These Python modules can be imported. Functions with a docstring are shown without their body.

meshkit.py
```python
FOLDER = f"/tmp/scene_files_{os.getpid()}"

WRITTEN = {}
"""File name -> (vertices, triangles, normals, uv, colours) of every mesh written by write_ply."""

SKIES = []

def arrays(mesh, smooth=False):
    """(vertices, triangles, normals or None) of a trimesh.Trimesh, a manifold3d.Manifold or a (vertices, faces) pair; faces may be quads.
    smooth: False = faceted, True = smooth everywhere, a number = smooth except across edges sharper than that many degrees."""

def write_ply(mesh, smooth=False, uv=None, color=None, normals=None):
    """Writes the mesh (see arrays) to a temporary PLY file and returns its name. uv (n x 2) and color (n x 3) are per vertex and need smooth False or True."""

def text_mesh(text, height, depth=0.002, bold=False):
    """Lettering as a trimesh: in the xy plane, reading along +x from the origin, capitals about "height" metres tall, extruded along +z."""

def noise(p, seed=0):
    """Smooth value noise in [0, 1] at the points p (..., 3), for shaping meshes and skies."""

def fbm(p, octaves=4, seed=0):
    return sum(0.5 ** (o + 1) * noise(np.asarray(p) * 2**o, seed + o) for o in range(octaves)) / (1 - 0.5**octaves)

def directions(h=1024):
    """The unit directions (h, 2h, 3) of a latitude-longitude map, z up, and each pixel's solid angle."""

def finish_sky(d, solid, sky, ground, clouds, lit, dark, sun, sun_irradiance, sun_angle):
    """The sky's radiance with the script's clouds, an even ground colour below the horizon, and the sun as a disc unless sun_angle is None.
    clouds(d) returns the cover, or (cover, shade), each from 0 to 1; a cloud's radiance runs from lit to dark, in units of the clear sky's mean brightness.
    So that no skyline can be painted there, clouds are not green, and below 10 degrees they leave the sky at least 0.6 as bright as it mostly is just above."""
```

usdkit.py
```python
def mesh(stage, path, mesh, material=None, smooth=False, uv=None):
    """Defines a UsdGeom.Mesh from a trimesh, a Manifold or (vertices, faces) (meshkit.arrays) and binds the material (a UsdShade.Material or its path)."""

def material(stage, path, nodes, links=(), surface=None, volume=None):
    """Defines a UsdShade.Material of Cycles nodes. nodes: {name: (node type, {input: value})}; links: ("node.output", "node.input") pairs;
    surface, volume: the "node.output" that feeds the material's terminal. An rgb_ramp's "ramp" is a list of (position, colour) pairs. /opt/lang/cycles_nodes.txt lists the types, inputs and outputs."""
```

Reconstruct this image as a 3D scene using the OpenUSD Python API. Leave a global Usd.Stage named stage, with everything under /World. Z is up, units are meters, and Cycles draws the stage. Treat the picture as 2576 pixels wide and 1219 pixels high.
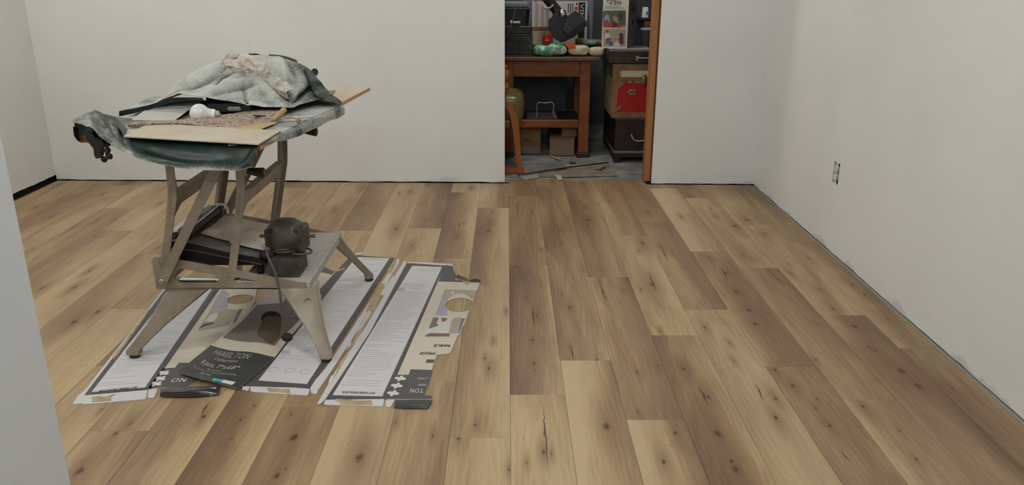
import math, random
import numpy as np
import trimesh
from shapely.geometry import Polygon, Point, box as sbox, LineString
from shapely.ops import unary_union
from shapely import affinity
import manifold3d
import usdkit, meshkit
from pxr import Usd, UsdGeom, UsdLux, UsdShade, Gf, Sdf, Vt

stage = Usd.Stage.CreateInMemory()
UsdGeom.SetStageUpAxis(stage, 'Z'); UsdGeom.SetStageMetersPerUnit(stage, 1.0)
UsdGeom.Xform.Define(stage, '/World'); UsdGeom.Scope.Define(stage, '/World/Looks')
rng = random.Random(7); nrg = np.random.RandomState(11)

# ------------------------------------------------------------------ camera
FPX, EYE, CX, CY = 2040.0, 1.308, 1288.0, 609.5
_fw = np.array([-12, -684, FPX]); _fw /= np.linalg.norm(_fw)
_dn = np.array([-16., 6024, FPX]); _dn -= _fw * (_dn @ _fw); _dn /= np.linalg.norm(_dn)
_rt = np.cross(_dn, _fw)
R = np.stack([_rt, _fw, -_dn], 1)               # world -> camera (x right, y down, z forward)
EYEP = np.array([0, 0, EYE])
cam = UsdGeom.Camera.Define(stage, '/World/camera')
cam.CreateHorizontalApertureAttr(36.0); cam.CreateVerticalApertureAttr(36.0 * 1219 / 2576)
cam.CreateFocalLengthAttr(36.0 * FPX / 2576); cam.CreateClippingRangeAttr(Gf.Vec2f(0.05, 100))
cam.CreateExposureAttr(0.0)
_m = np.eye(4); _m[0, :3] = R[0]; _m[1, :3] = -R[1]; _m[2, :3] = -R[2]; _m[3, :3] = EYEP
UsdGeom.Xformable(cam).AddTransformOp().Set(Gf.Matrix4d(*map(float, _m.ravel())))

# ------------------------------------------------------------------ lights (ceiling bulbs of the room, dim ones of hall and store room)
def bulb(name, loc, radius, intensity, color):
    l = UsdLux.SphereLight.Define(stage, '/World/' + name)
    l.CreateRadiusAttr(radius); l.CreateIntensityAttr(intensity); l.CreateColorAttr(Gf.Vec3f(*color))
    UsdGeom.Xformable(l).AddTranslateOp().Set(Gf.Vec3d(*loc))
WARM = (1.0, 0.985, 0.95)
bulb('ceiling_light', (-0.15, 1.75, 2.25), 0.05, 245, WARM)
bulb('ceiling_light_001', (-2.35, 1.55, 2.25), 0.05, 250, WARM)
bulb('ceiling_light_002', (-2.15, 3.75, 2.25), 0.08, 68, WARM)
bulb('ceiling_light_003', (0.15, 3.75, 2.25), 0.08, 40, WARM)
bulb('hall_light', (-0.2, -0.75, 2.2), 0.08, 125, (0.83, 0.93, 1.0))
bulb('store_light', (0.35, 5.55, 2.25), 0.06, 150, (1.0, 0.95, 0.88))

# ------------------------------------------------------------------ helpers
def ray(u, v): return R.T @ np.array([u - CX, v - CY, FPX])
def gz(u, v, z=0.0):
    d = ray(u, v); return EYEP + (z - EYE) / d[2] * d
def gy(u, v, y):
    d = ray(u, v); return EYEP + y / d[1] * d
def gx(u, v, x):
    d = ray(u, v); return EYEP + x / d[0] * d
def lin(r, g, b, gain=1.0):
    f = lambda c: min(0.95, gain * ((c / 255 / 12.92) if c / 255 <= .04045 else ((c / 255 + .055) / 1.055) ** 2.4))
    return (f(r), f(g), f(b))

used = {}
def numbered(parent, name):
    k = (parent, name); n = used.get(k, 0); used[k] = n + 1
    return f'{parent}/{name}' if n == 0 else f'{parent}/{name}_{n:03d}'
def custom(p, **kw):
    for k, v in kw.items():
        if v: p.SetCustomDataByKey('category' if k == 'cat' else k, v)
LOC = {}
def thing(name, label, cat, loc=(0, 0, 0), group=None, kind=None):
    x = UsdGeom.Xform.Define(stage, numbered('/World', name)); x.AddTranslateOp().Set(Gf.Vec3d(*map(float, loc)))
    p = x.GetPrim(); custom(p, label=label, cat=cat, group=group, kind=kind); LOC[str(p.GetPath())] = np.array(loc, float)
    return p
def base_loc(path):
    while path and path not in LOC: path = path.rsplit('/', 1)[0]
    return LOC.get(path, np.zeros(3))
def arr(mesh): 
    v, f, n = meshkit.arrays(mesh); return v, f
def part(parent, name, mesh, mat, smooth=False, label=None, kind=None, attrs=None):
    pp = str(parent.GetPath())
    v, f = arr(mesh); v = v - base_loc(pp)
    m = usdkit.mesh(stage, numbered(pp, name), (v, f), mat, smooth=smooth)
    custom(m.GetPrim(), label=label, kind=kind)
    if attrs:
        api = UsdGeom.PrimvarsAPI(m)
        for k, val in attrs.items():
            val = np.asarray(val, np.float32)
            if val.ndim == 1: val = np.repeat(val[None], len(v), 0)
            api.CreatePrimvar(k, Sdf.ValueTypeNames.Float3Array, 'vertex').Set(Vt.Vec3fArray.FromNumpy(val))
    return m.GetPrim()
def single(name, mesh, mat, label, cat, group=None, kind=None, smooth=False):
    v, f = arr(mesh)
    m = usdkit.mesh(stage, numbered('/World', name), (v, f), mat, smooth=smooth)
    custom(m.GetPrim(), label=label, cat=cat, group=group, kind=kind); return m.GetPrim()

# ---- mesh builders
cat = lambda *ms: trimesh.util.concatenate([trimesh.Trimesh(*arr(m), process=False) for m in ms])
def tm(v, f):
    return trimesh.Trimesh(np.asarray(v, float), np.asarray(f, int), process=False)
def bx(x0, x1, y0, y1, z0, z1, b=0.0):
    if b <= 0:
        m = trimesh.creation.box([x1 - x0, y1 - y0, z1 - z0])
    else:
        hx, hy, hz = (x1 - x0) / 2, (y1 - y0) / 2, (z1 - z0) / 2
        b = min(b, hx * .9, hy * .9, hz * .9)
        pts = [(sx * (hx - (i != 0) * b), sy * (hy - (i != 1) * b), sz * (hz - (i != 2) * b)) for sx in (-1, 1) for sy in (-1, 1) for sz in (-1, 1) for i in range(3)]
        m = trimesh.convex.convex_hull(np.array(pts))
    m.apply_translation([(x0 + x1) / 2, (y0 + y1) / 2, (z0 + z1) / 2]); return m
def rotz(m, deg, c=(0, 0, 0)):
    m = m.copy(); m.apply_transform(trimesh.transformations.rotation_matrix(math.radians(deg), [0, 0, 1], c)); return m
def rot(m, deg, ax, c=(0, 0, 0)):
    m = m.copy(); m.apply_transform(trimesh.transformations.rotation_matrix(math.radians(deg), ax, c)); return m
def frame(d):
    d = np.asarray(d, float) / np.linalg.norm(d); a = np.array([0, 0, 1.]) if abs(d[2]) < .9 else np.array([1., 0, 0])
    u = np.cross(a, d); u /= np.linalg.norm(u); return d, u, np.cross(d, u)
def loft(rings, closed=False, cap=True):
    rings = [np.asarray(r, float) for r in rings]; n = len(rings[0]); v = np.vstack(rings); f = []
    for i in range(len(rings) - 1 + closed):
        a, b = i * n, ((i + 1) % len(rings)) * n
        for j in range(n):
            k = (j + 1) % n; f += [(a + j, a + k, b + k), (a + j, b + k, b + j)]
    if cap and not closed:
        for base, r, flip in ((0, rings[0], True), ((len(rings) - 1) * n, rings[-1], False)):
            v = np.vstack([v, r.mean(0)]); c = len(v) - 1
            for j in range(n):
                k = (j + 1) % n; f.append((c, base + k, base + j) if flip else (c, base + j, base + k))
    return tm(v, f)
def tube(path, r, n=10, closed=False):
    p = np.asarray(path, float); r = np.broadcast_to(np.asarray(r, float), (len(p),)); rings = []
    t = np.gradient(p, axis=0) if not closed else np.roll(p, -1, 0) - np.roll(p, 1, 0)
    _, u, w = frame(t[0])
    for i in range(len(p)):
        d = t[i] / np.linalg.norm(t[i]); u = u - d * (u @ d); u /= np.linalg.norm(u); w = np.cross(d, u)
        a = np.linspace(0, 2 * np.pi, n, endpoint=False)
        rings.append(p[i] + r[i] * (np.cos(a)[:, None] * u + np.sin(a)[:, None] * w))
    return loft(rings, closed)
def spline(pts, n=24):
    from scipy.interpolate import CubicSpline
    p = np.asarray(pts, float); s = np.r_[0, np.cumsum(np.linalg.norm(np.diff(p, axis=0), axis=1))]
    return CubicSpline(s, p)(np.linspace(0, s[-1], n))
def cyl(a, b, r0, r1=None, n=24, bev=0.0):
    a, b = np.array(a, float), np.array(b, float); r1 = r0 if r1 is None else r1; d = b - a; L = np.linalg.norm(d)
    if bev:
        e = d / L * bev; return tube_raw([a, a + e, b - e, b], [r0 - bev, r0, r1, r1 - bev], n)
    return tube_raw([a, b], [r0, r1], n)
def tube_raw(p, r, n=24):
    p = np.asarray(p, float); d, u, w = frame(p[-1] - p[0]); a = np.linspace(0, 2 * np.pi, n, endpoint=False)
    ring = np.cos(a)[:, None] * u + np.sin(a)[:, None] * w
    return loft([p[i] + max(r[i], 1e-5) * ring for i in range(len(p))])
def lathe(profile, origin, axis, n=32):        # profile of (radius, along)
    d, u, w = frame(axis); o = np.asarray(origin, float); a = np.linspace(0, 2 * np.pi, n, endpoint=False)
    ring = np.cos(a)[:, None] * u + np.sin(a)[:, None] * w
    return loft([o + h * d + max(r, 1e-5) * ring for r, h in profile])
def extr(poly, t, O, X, Y, N=None):             # extrude a shapely polygon of the plane O + x X + y Y by t along N
    X, Y = np.asarray(X, float), np.asarray(Y, float); N = np.cross(X, Y) if N is None else np.asarray(N, float)
    out = []
    for g in getattr(poly, 'geoms', [poly]):
        if g.is_empty: continue
        m = trimesh.creation.extrude_polygon(g, abs(t), engine='earcut')
        v = np.array(m.vertices); s = 1 if t >= 0 else -1
        w = np.asarray(O, float) + v[:, :1] * X + v[:, 1:2] * Y + s * v[:, 2:3] * N
        f = np.array(m.faces)
        if np.dot(np.cross(X, Y), N) * s < 0: f = f[:, ::-1]
        out.append(tm(w, f))
    return cat(*out)
def sheet(P, thick=0.0):                        # P: (n, m, 3) grid; closed when it has a thickness (pushed along the normals)
    P = np.asarray(P, float); n, m = P.shape[:2]; idx = np.arange(n * m).reshape(n, m)
    q = np.stack([idx[:-1, :-1], idx[1:, :-1], idx[1:, 1:], idx[:-1, 1:]], -1).reshape(-1, 4)
    f = np.vstack([q[:, [0, 1, 2]], q[:, [0, 2, 3]]]); v = P.reshape(-1, 3)
    if thick == 0: return tm(v, f)
    nn = np.cross(np.gradient(P, axis=0), np.gradient(P, axis=1)); nn /= np.maximum(np.linalg.norm(nn, axis=-1, keepdims=True), 1e-12)
    v2 = (P - nn * thick).reshape(-1, 3); N = n * m
    ring = np.r_[idx[0, :], idx[1:, -1], idx[-1, -2::-1], idx[-2:0:-1, 0]]
    a, b = ring, np.roll(ring, -1)
    side = np.vstack([np.c_[a, b, b + N], np.c_[a, b + N, a + N]])
    return tm(np.vstack([v, v2]), np.vstack([f, f[:, ::-1] + N, side[:, ::-1]]))
def dn_sheet(P, t):                             # a sheet whose thickness goes downwards, away from its seen face
    nn = np.cross(np.gradient(P, axis=0), np.gradient(P, axis=1)); return sheet(P, t if nn[..., 2].mean() > 0 else -t)
def grid_from(rows, nu, nv):                    # rows: list of polylines (each list of 3-D points): smooth bilinear/cubic surface through them
    from scipy.interpolate import PchipInterpolator
    res = []
    for r in rows:
        r = np.asarray(r, float); s = np.r_[0, np.cumsum(np.linalg.norm(np.diff(r, axis=0), axis=1))]; s /= s[-1]
        res.append(PchipInterpolator(s, r)(np.linspace(0, 1, nu)))
    A = np.stack(res); t = np.linspace(0, 1, len(rows))
    return PchipInterpolator(t, A, axis=0)(np.linspace(0, 1, nv))
def hull(*pts): return trimesh.convex.convex_hull(np.vstack(pts))
def ring_box(c, hx, hy, ang=0, bev=.3):         # eight-cornered ring about a centre
    a = math.radians(ang); X = np.array([math.cos(a), math.sin(a), 0]); Y = np.array([-math.sin(a), math.cos(a), 0]); k = bev * min(hx, hy)
    q = [(hx, hy - k), (hx - k, hy), (-hx + k, hy), (-hx, hy - k), (-hx, -hy + k), (-hx + k, -hy), (hx - k, -hy), (hx, -hy + k)]
    return np.array([np.asarray(c) + x * X + y * Y for x, y in q])

# ------------------------------------------------------------------ materials
MATS = {}
def mat(name, col, rough=.6, metal=0., spec=.35, noise=None, bump=0., bscale=200., col2=None, nscale=6., lo=.4, hi=.62, stretch=(1, 1, 1), extra=None, coat=0.):
    if name in MATS: return MATS[name]
    nodes = {'p': ('principled_bsdf', {'roughness': rough, 'metallic': metal, 'specular_ior_level': spec, 'coat_weight': coat}), 'g': ('geometry', {})}
    links = []
    if col2 is not None:
        nodes['mp'] = ('mapping', {'scale': stretch}); nodes['n'] = ('noise_texture', {'scale': nscale, 'detail': 5., 'roughness': .6})
        nodes['r'] = ('rgb_ramp', {'ramp': [(0, col), (lo, col), (hi, col2), (1, col2)]})
        links += [('g.position', 'mp.vector'), ('mp.vector', 'n.vector'), ('n.fac', 'r.fac'), ('r.color', 'p.base_color')]
    else: nodes['p'][1]['base_color'] = col
    if bump:
        nodes['bn'] = ('noise_texture', {'scale': bscale, 'detail': 3.}); nodes['b'] = ('bump', {'strength': bump, 'distance': .002})
        links += [('g.position', 'bn.vector'), ('bn.fac', 'b.height'), ('b.normal', 'p.normal')]
    MATS[name] = usdkit.material(stage, '/World/Looks/' + name, nodes, links, surface='p.BSDF'); return MATS[name]

# drywall: off-white paint, roller texture, greyer unpainted primer patches of ragged shape along the foot
def wall_mat(name, col, patch, seed, reach):
    nodes = {'g': ('geometry', {}), 'xyz': ('separate_xyz', {}), 'n': ('noise_texture', {'scale': 4.2, 'detail': 4.}), 'n2': ('noise_texture', {'scale': 2.2, 'detail': 3.}),
             'mp': ('mapping', {'scale': (1, 1, .25), 'location': (seed, seed * 2.3, 0)}), 'h': ('math', {'math_type': 'multiply_add', 'value2': reach, 'value3': -reach * .46}),
             'lt': ('map_range', {'from_min': -.006, 'from_max': .006, 'clamp': True}), 'df': ('math', {'math_type': 'subtract'}),
             'm': ('mix', {'color1': col, 'color2': patch}), 'r': ('rgb_ramp', {'ramp': [(.3, (.965, .965, .965)), (.7, (1.02, 1.02, 1.02))]}), 'mul': ('mix', {'mix_type': 'multiply', 'fac': 1.}),
             'bn': ('noise_texture', {'scale': 160., 'detail': 3.}), 'b': ('bump', {'strength': .12, 'distance': .002}), 'p': ('principled_bsdf', {'roughness': .72, 'specular_ior_level': .25})}
    links = [('g.position', 'xyz.vector'), ('g.position', 'mp.vector'), ('mp.vector', 'n.vector'), ('n.fac', 'h.value1'), ('h.value', 'df.value1'), ('xyz.z', 'df.value2'), ('df.value', 'lt.value'), ('lt.result', 'm.fac'),
             ('g.position', 'n2.vector'), ('n2.fac', 'r.fac'), ('m.color', 'mul.color1'), ('r.color', 'mul.color2'), ('mul.color', 'p.base_color'), ('g.position', 'bn.vector'), ('bn.fac', 'b.height'), ('b.normal', 'p.normal')]
    return usdkit.material(stage, '/World/Looks/' + name, nodes, links, surface='p.BSDF')
PAINT = (.755, .77, .755)
M_wall = wall_mat('drywall_back', PAINT, (.66, .665, .66), 3.1, .20)
M_wall_r = wall_mat('drywall_right', PAINT, (.62, .62, .615), 8.7, .23)
M_wall_l = wall_mat('drywall_left', PAINT, (.69, .70, .69), 5.2, .10)
M_hall = mat('hall_paint', (.66, .68, .70), .7, bump=.1)
M_ceil = mat('ceiling_paint', (.75, .73, .70), .8)
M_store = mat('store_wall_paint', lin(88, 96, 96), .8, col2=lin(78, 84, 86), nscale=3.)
M_conc = mat('bare_concrete', lin(152, 152, 147), .85, col2=lin(106, 106, 103), nscale=5., lo=.38, hi=.66, bump=.4, bscale=60.)
M_sub = mat('dark_subfloor', (.03, .025, .02), .9)
M_stud = mat('stud_pine', lin(170, 118, 72), .6, col2=lin(138, 90, 52), nscale=9., stretch=(1, 1, .06), lo=.35, hi=.7)

def plank_mat():
    N, L = {}, []
    def nd(name, kind, **kw): N[name] = (kind, kw); return name
    for a in ('loc', 'tone', 'crk', 'k0', 'k1', 'k2', 'k3', 'k4'): nd('a_' + a, 'attribute', attribute=a)
    nd('sl', 'separate_xyz'); L.append(('a_loc.vector', 'sl.vector')); nd('st', 'separate_xyz'); L.append(('a_tone.vector', 'st.vector'))
    def noise(name, sc, scale, detail, dist=0.):
        nd(name + 'm', 'mapping', scale=sc); nd(name, 'noise_texture', scale=scale, detail=detail, roughness=.6, distortion=dist); L.extend([('a_loc.vector', name + 'm.vector'), (name + 'm.vector', name + '.vector')])
    noise('nb', (9, 1.0, 1), 1., 4., .5)       # broad streaks along the board
    noise('ng', (150, 7, 1), 1., 4., .4)        # grain
    noise('nf', (420, 26, 1), 1., 2.)           # pores
    noise('nw', (85, 45, 1), 1., 3.)            # wobble for knots
    noise('ny', (5, .9, 1.7), 1., 2.)           # yellow / grey drift
    def math(name, typ, a, b=None, c=None, clamp=False):
        kw = {'math_type': typ, 'use_clamp': clamp}
        for i, x in enumerate((a, b, c)):
            if x is None: continue
            if isinstance(x, str): L.append((x, f'{name}.value{i+1}'))
            else: kw[f'value{i+1}'] = float(x)
        nd(name, 'math', **kw); return name + '.value'
    t = math('t1', 'multiply_add', 'sl.x', 'st.y', 'st.x')
    t = math('t2', 'add', t, math('t3', 'multiply_add', 'nb.fac', 1.25, -.625))
    t = math('t4', 'add', t, math('t5', 'multiply_add', 'ng.fac', .50, -.25))
    # cathedral arches
    nd('wm', 'mapping', scale=(34, 2.6, 1)); nd('wv', 'wave_texture', wave_type='rings', rings_direction='z', scale=.55, distortion=3.5, detail=2., detail_scale=1.2)
    L.extend([('a_loc.vector', 'wm.vector'), ('wm.vector', 'wv.vector')])
    t = math('t6', 'add', t, math('t7', 'multiply_add', 'wv.fac', .07, -.035))
    nd('base', 'rgb_ramp', ramp=[(0, lin(178, 159, 126)), (.28, lin(162, 141, 109)), (.5, lin(143, 121, 93)), (.72, lin(124, 102, 79)), (1, lin(102, 82, 65))], interpolate=True); L.append((t, 'base.fac'))
    nd('tint', 'mix', mix_type='mix', color2=lin(146, 126, 106)); L.append(('base.color', 'tint.color1'))
    L.append((math('ti', 'multiply_add', 'ny.fac', 2.2, -1.0, clamp=True), 'tint_f.value1')); math('tint_f', 'multiply', .5, .6); N['tint_f'][1].pop('value1', None); L.append(('tint_f.value', 'tint.fac'))
    # knots
    dark, halo = None, None
    wob = math('wob', 'multiply_add', 'nw.fac', 2.4, -1.2)
    for i in range(5):
        k = f'k{i}'; nd('s' + k, 'separate_xyz'); L.append((f'a_{k}.vector', f's{k}.vector'))
        du = math(k + 'du', 'subtract', 'sl.x', f's{k}.x'); dv = math(k + 'dv', 'multiply', math(k + 'dv0', 'subtract', 'sl.y', f's{k}.y'), .55)
        d = math(k + 'd', 'sqrt', math(k + 'q', 'add', math(k + 'u2', 'multiply', du, du), math(k + 'v2', 'multiply', dv, dv)))
        d = math(k + 'n', 'divide', d, f's{k}.z'); dd = math(k + 'w', 'add', d, wob)
        a = math(k + 'a', 'subtract', 1.25, dd, clamp=True)
        hd = math(k + 'hd', 'divide', math(k + 'hs', 'sqrt', math(k + 'hq', 'add', math(k + 'u3', 'multiply', du, du), math(k + 'v3', 'power', math(k + 'v4', 'multiply', math(k + 'v5', 'absolute', dv), .42), 2.))), f's{k}.z')
        h = math(k + 'h', 'multiply_add', math(k + 'hn', 'add', hd, math(k + 'hb', 'multiply_add', 'nb.fac', 5., -2.5)), -.16, 1.0, clamp=True)
        dark = a if dark is None else math(k + 'mx', 'maximum', dark, a); halo = h if halo is None else math(k + 'mh', 'maximum', halo, h)
    nd('hm', 'mix', mix_type='mix', color2=lin(112, 86, 64)); L.append(('tint.color', 'hm.color1')); L.append((math('hf', 'multiply', math('hf0', 'power', halo, 1.5), .70), 'hm.fac'))
    nd('km', 'mix', mix_type='mix', color2=lin(58, 44, 38)); L.append(('hm.color', 'km.color1')); L.append((math('kf', 'multiply', dark, .85), 'km.fac'))
    # one crack per board
    noise('nc', (2, 14, 1), 1., 4.)
    nd('sc', 'separate_xyz'); L.append(('a_crk.vector', 'sc.vector'))
    cu = math('cu', 'absolute', math('cu0', 'add', math('cu1', 'subtract', 'sl.x', 'sc.x'), math('cu2', 'multiply_add', 'nc.fac', .022, -.011)))
    cv = math('cv', 'absolute', math('cv0', 'subtract', 'sl.y', 'sc.y'))
    ci = math('ci', 'multiply', math('ci0', 'less_than', cu, math('cw', 'multiply', math('ct', 'subtract', 1.0, math('cr', 'divide', cv, 'sc.z'), clamp=True), math('cw0', 'multiply', 'ng.fac', .0062))), math('ci1', 'less_than', cv, 'sc.z'))
    nd('cm', 'mix', mix_type='mix', color2=lin(52, 40, 34)); L.append(('km.color', 'cm.color1')); L.append((math('cf', 'multiply', ci, .85), 'cm.fac'))
    # pores
    nd('pr', 'rgb_ramp', ramp=[(0, (.62, .60, .58)), (.36, (1, 1, 1)), (1, (1.03, 1.03, 1.03))]); L.append(('nf.fac', 'pr.fac'))
    nd('pm', 'mix', mix_type='multiply', fac=1.); L.extend([('cm.color', 'pm.color1'), ('pr.color', 'pm.color2')])
    nd('g', 'hsv', saturation=1.04, value=1.16); L.append(('pm.color', 'g.color'))
    nd('b', 'bump', strength=.10, distance=.0015); L.append(('nf.fac', 'b.height'))
    nd('p', 'principled_bsdf', roughness=.46, specular_ior_level=.32); L.extend([('g.color', 'p.base_color'), ('b.normal', 'p.normal')])
    return usdkit.material(stage, '/World/Looks/oak_vinyl_plank', N, L, surface='p.BSDF')
M_plank = plank_mat()

# ------------------------------------------------------------------ the room
XL, XR, Y0, ZC = -2.945, 1.582, 0.92, 2.42
BA, BB = np.array([XL, 5.176]), np.array([1.62, 5.074])       # foot of the back wall
def yb(x): return BA[1] + (x - BA[0]) * (BB[1] - BA[1]) / (BB[0] - BA[0])
DL, DR, DH = -0.0155, 0.932, 2.06
bd = np.array([*(BB - BA), 0.]); bd /= np.linalg.norm(bd); bn = np.array([-bd[1], bd[0], 0.])
def ragged(x0, x1, z, amp, n, seed):
    r = np.random.RandomState(seed); xs = np.linspace(x0, x1, n); return [(x, z + amp * r.rand()) for x in xs]
L_ = lambda x: (x - BA[0]) / bd[0]
wp = ragged(0, L_(DL), .004, .005, 40, 1) + [(L_(DL), DH), (L_(DR), DH)] + ragged(L_(DR), L_(1.60), .003, .005, 14, 2) + [(L_(1.60), ZC), (0, ZC)]
W = thing('wall_back', 'off-white painted drywall wall with the open doorway to the store room', 'wall', (XL, 5.15, 0), kind='structure')
part(W, 'drywall', extr(Polygon(wp), .014, [*BA, 0], bd, [0, 0, 1], bn), M_wall)
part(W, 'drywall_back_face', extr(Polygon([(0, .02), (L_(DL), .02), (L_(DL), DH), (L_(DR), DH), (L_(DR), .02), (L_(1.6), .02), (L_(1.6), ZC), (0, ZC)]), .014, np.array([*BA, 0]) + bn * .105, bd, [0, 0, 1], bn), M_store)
part(W, 'sole_plate', extr(sbox(0, 0, L_(DL) - .03, .04), .088, np.array([*BA, 0]) + bn * .016, bd, [0, 0, 1], bn), M_sub, label='dark sole plate under the drywall')
part(W, 'stud', extr(sbox(L_(DL) - .045, .04, L_(DL) - .006, DH + .04), .089, np.array([*BA, 0]) + bn * .0145, bd, [0, 0, 1], bn), M_stud)
part(W, 'header', extr(sbox(L_(DL) - .045, DH + .002, L_(DR) + .04, DH + .12), .089, np.array([*BA, 0]) + bn * .0145, bd, [0, 0, 1], bn), M_stud)
# bare studs at the right of the doorway
T = thing('trim_1', 'bare pine door stud standing at the right side of the doorway', 'door frame', (.90, 5.15, 0), kind='structure')
def stud(x0, x1, y0, y1, z0=.012):
    return bx(x0, x1, y0, y1, z0, DH, .003)
part(T, 'stud', stud(.889, .927, 5.112, 5.200), M_stud)
part(T, 'stud', stud(.9285, .966, 5.1065, 5.186, .03), mat('stud_pine_dark', lin(120, 72, 42), .7, col2=lin(92, 54, 32), nscale=9., stretch=(1, 1, .06)), label='darker second stud')

W = thing('wall_right', 'off-white painted drywall wall on the right with one electrical box', 'wall', (XR, 3, 0), kind='structure')
oy, oz = 3.796, .388
outline = Polygon([(y, z) for y, z in ragged(-1.7, yb(XR) + .02, .007, .005, 110, 3)] + [(yb(XR) + .02, ZC), (-1.7, ZC)])
outline = outline.difference(sbox(oy - .036, oz - .052, oy + .036, oz + .052))
part(W, 'drywall', extr(outline, .014, [XR, 0, 0], [0, 1, 0], [0, 0, 1], [1, 0, 0]), M_wall_r)
part(W, 'sole_plate', bx(XR + .016, XR + .1, -1.7, 5.07, -.004, .05), M_sub)
part(W, 'backing', bx(XR + .1, XR + .13, -1.7, 5.3, -.02, ZC), M_sub)

W = thing('wall_left', 'off-white painted drywall wall at the far left over a black floor gap', 'wall', (XL, 3, 0), kind='structure')
part(W, 'drywall', extr(Polygon([(y, z) for y, z in ragged(Y0, yb(XL) + .02, .034, .006, 80, 4)] + [(yb(XL) + .02, ZC), (Y0, ZC)]), -.014, [XL, 0, 0], [0, 1, 0], [0, 0, 1], [1, 0, 0]), M_wall_l)
part(W, 'sole_plate', bx(XL - .12, XL - .045, Y0, 5.2, -.004, .06), M_sub)
part(W, 'backing', bx(XL - .15, XL - .121, Y0, 5.3, -.02, ZC), M_sub)

# near wall beside the camera: the camera looks past its end from the hall
single('wall_near', bx(-3.1, -.648, .66, Y0 + .115, 0, ZC, .004), M_hall, 'pale grey end of the near wall at the left edge of the picture', 'wall', kind='structure')
single('wall_hall_left', bx(-3.1, -3.0, -1.6, .659, 0, ZC), M_hall, 'pale grey hall wall behind the camera on the left', 'wall', kind='structure')
single('wall_hall_back', bx(-3.1, XR, -1.7, -1.601, 0, ZC), M_hall, 'pale grey hall wall behind the camera', 'wall', kind='structure')
single('ceiling', bx(-3.1, 2.2, -1.7, 7.6, ZC, ZC + .05), M_ceil, 'plain white ceiling over the whole room', 'ceiling', kind='structure')

# store room shell
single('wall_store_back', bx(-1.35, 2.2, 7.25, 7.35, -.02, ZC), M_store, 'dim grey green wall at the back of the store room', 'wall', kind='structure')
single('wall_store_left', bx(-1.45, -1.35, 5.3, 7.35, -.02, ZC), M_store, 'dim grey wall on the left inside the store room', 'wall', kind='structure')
single('wall_store_right', bx(1.75, 1.85, 5.3, 7.35, -.02, ZC), M_store, 'dim grey wall on the right inside the store room', 'wall', kind='structure')

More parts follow.
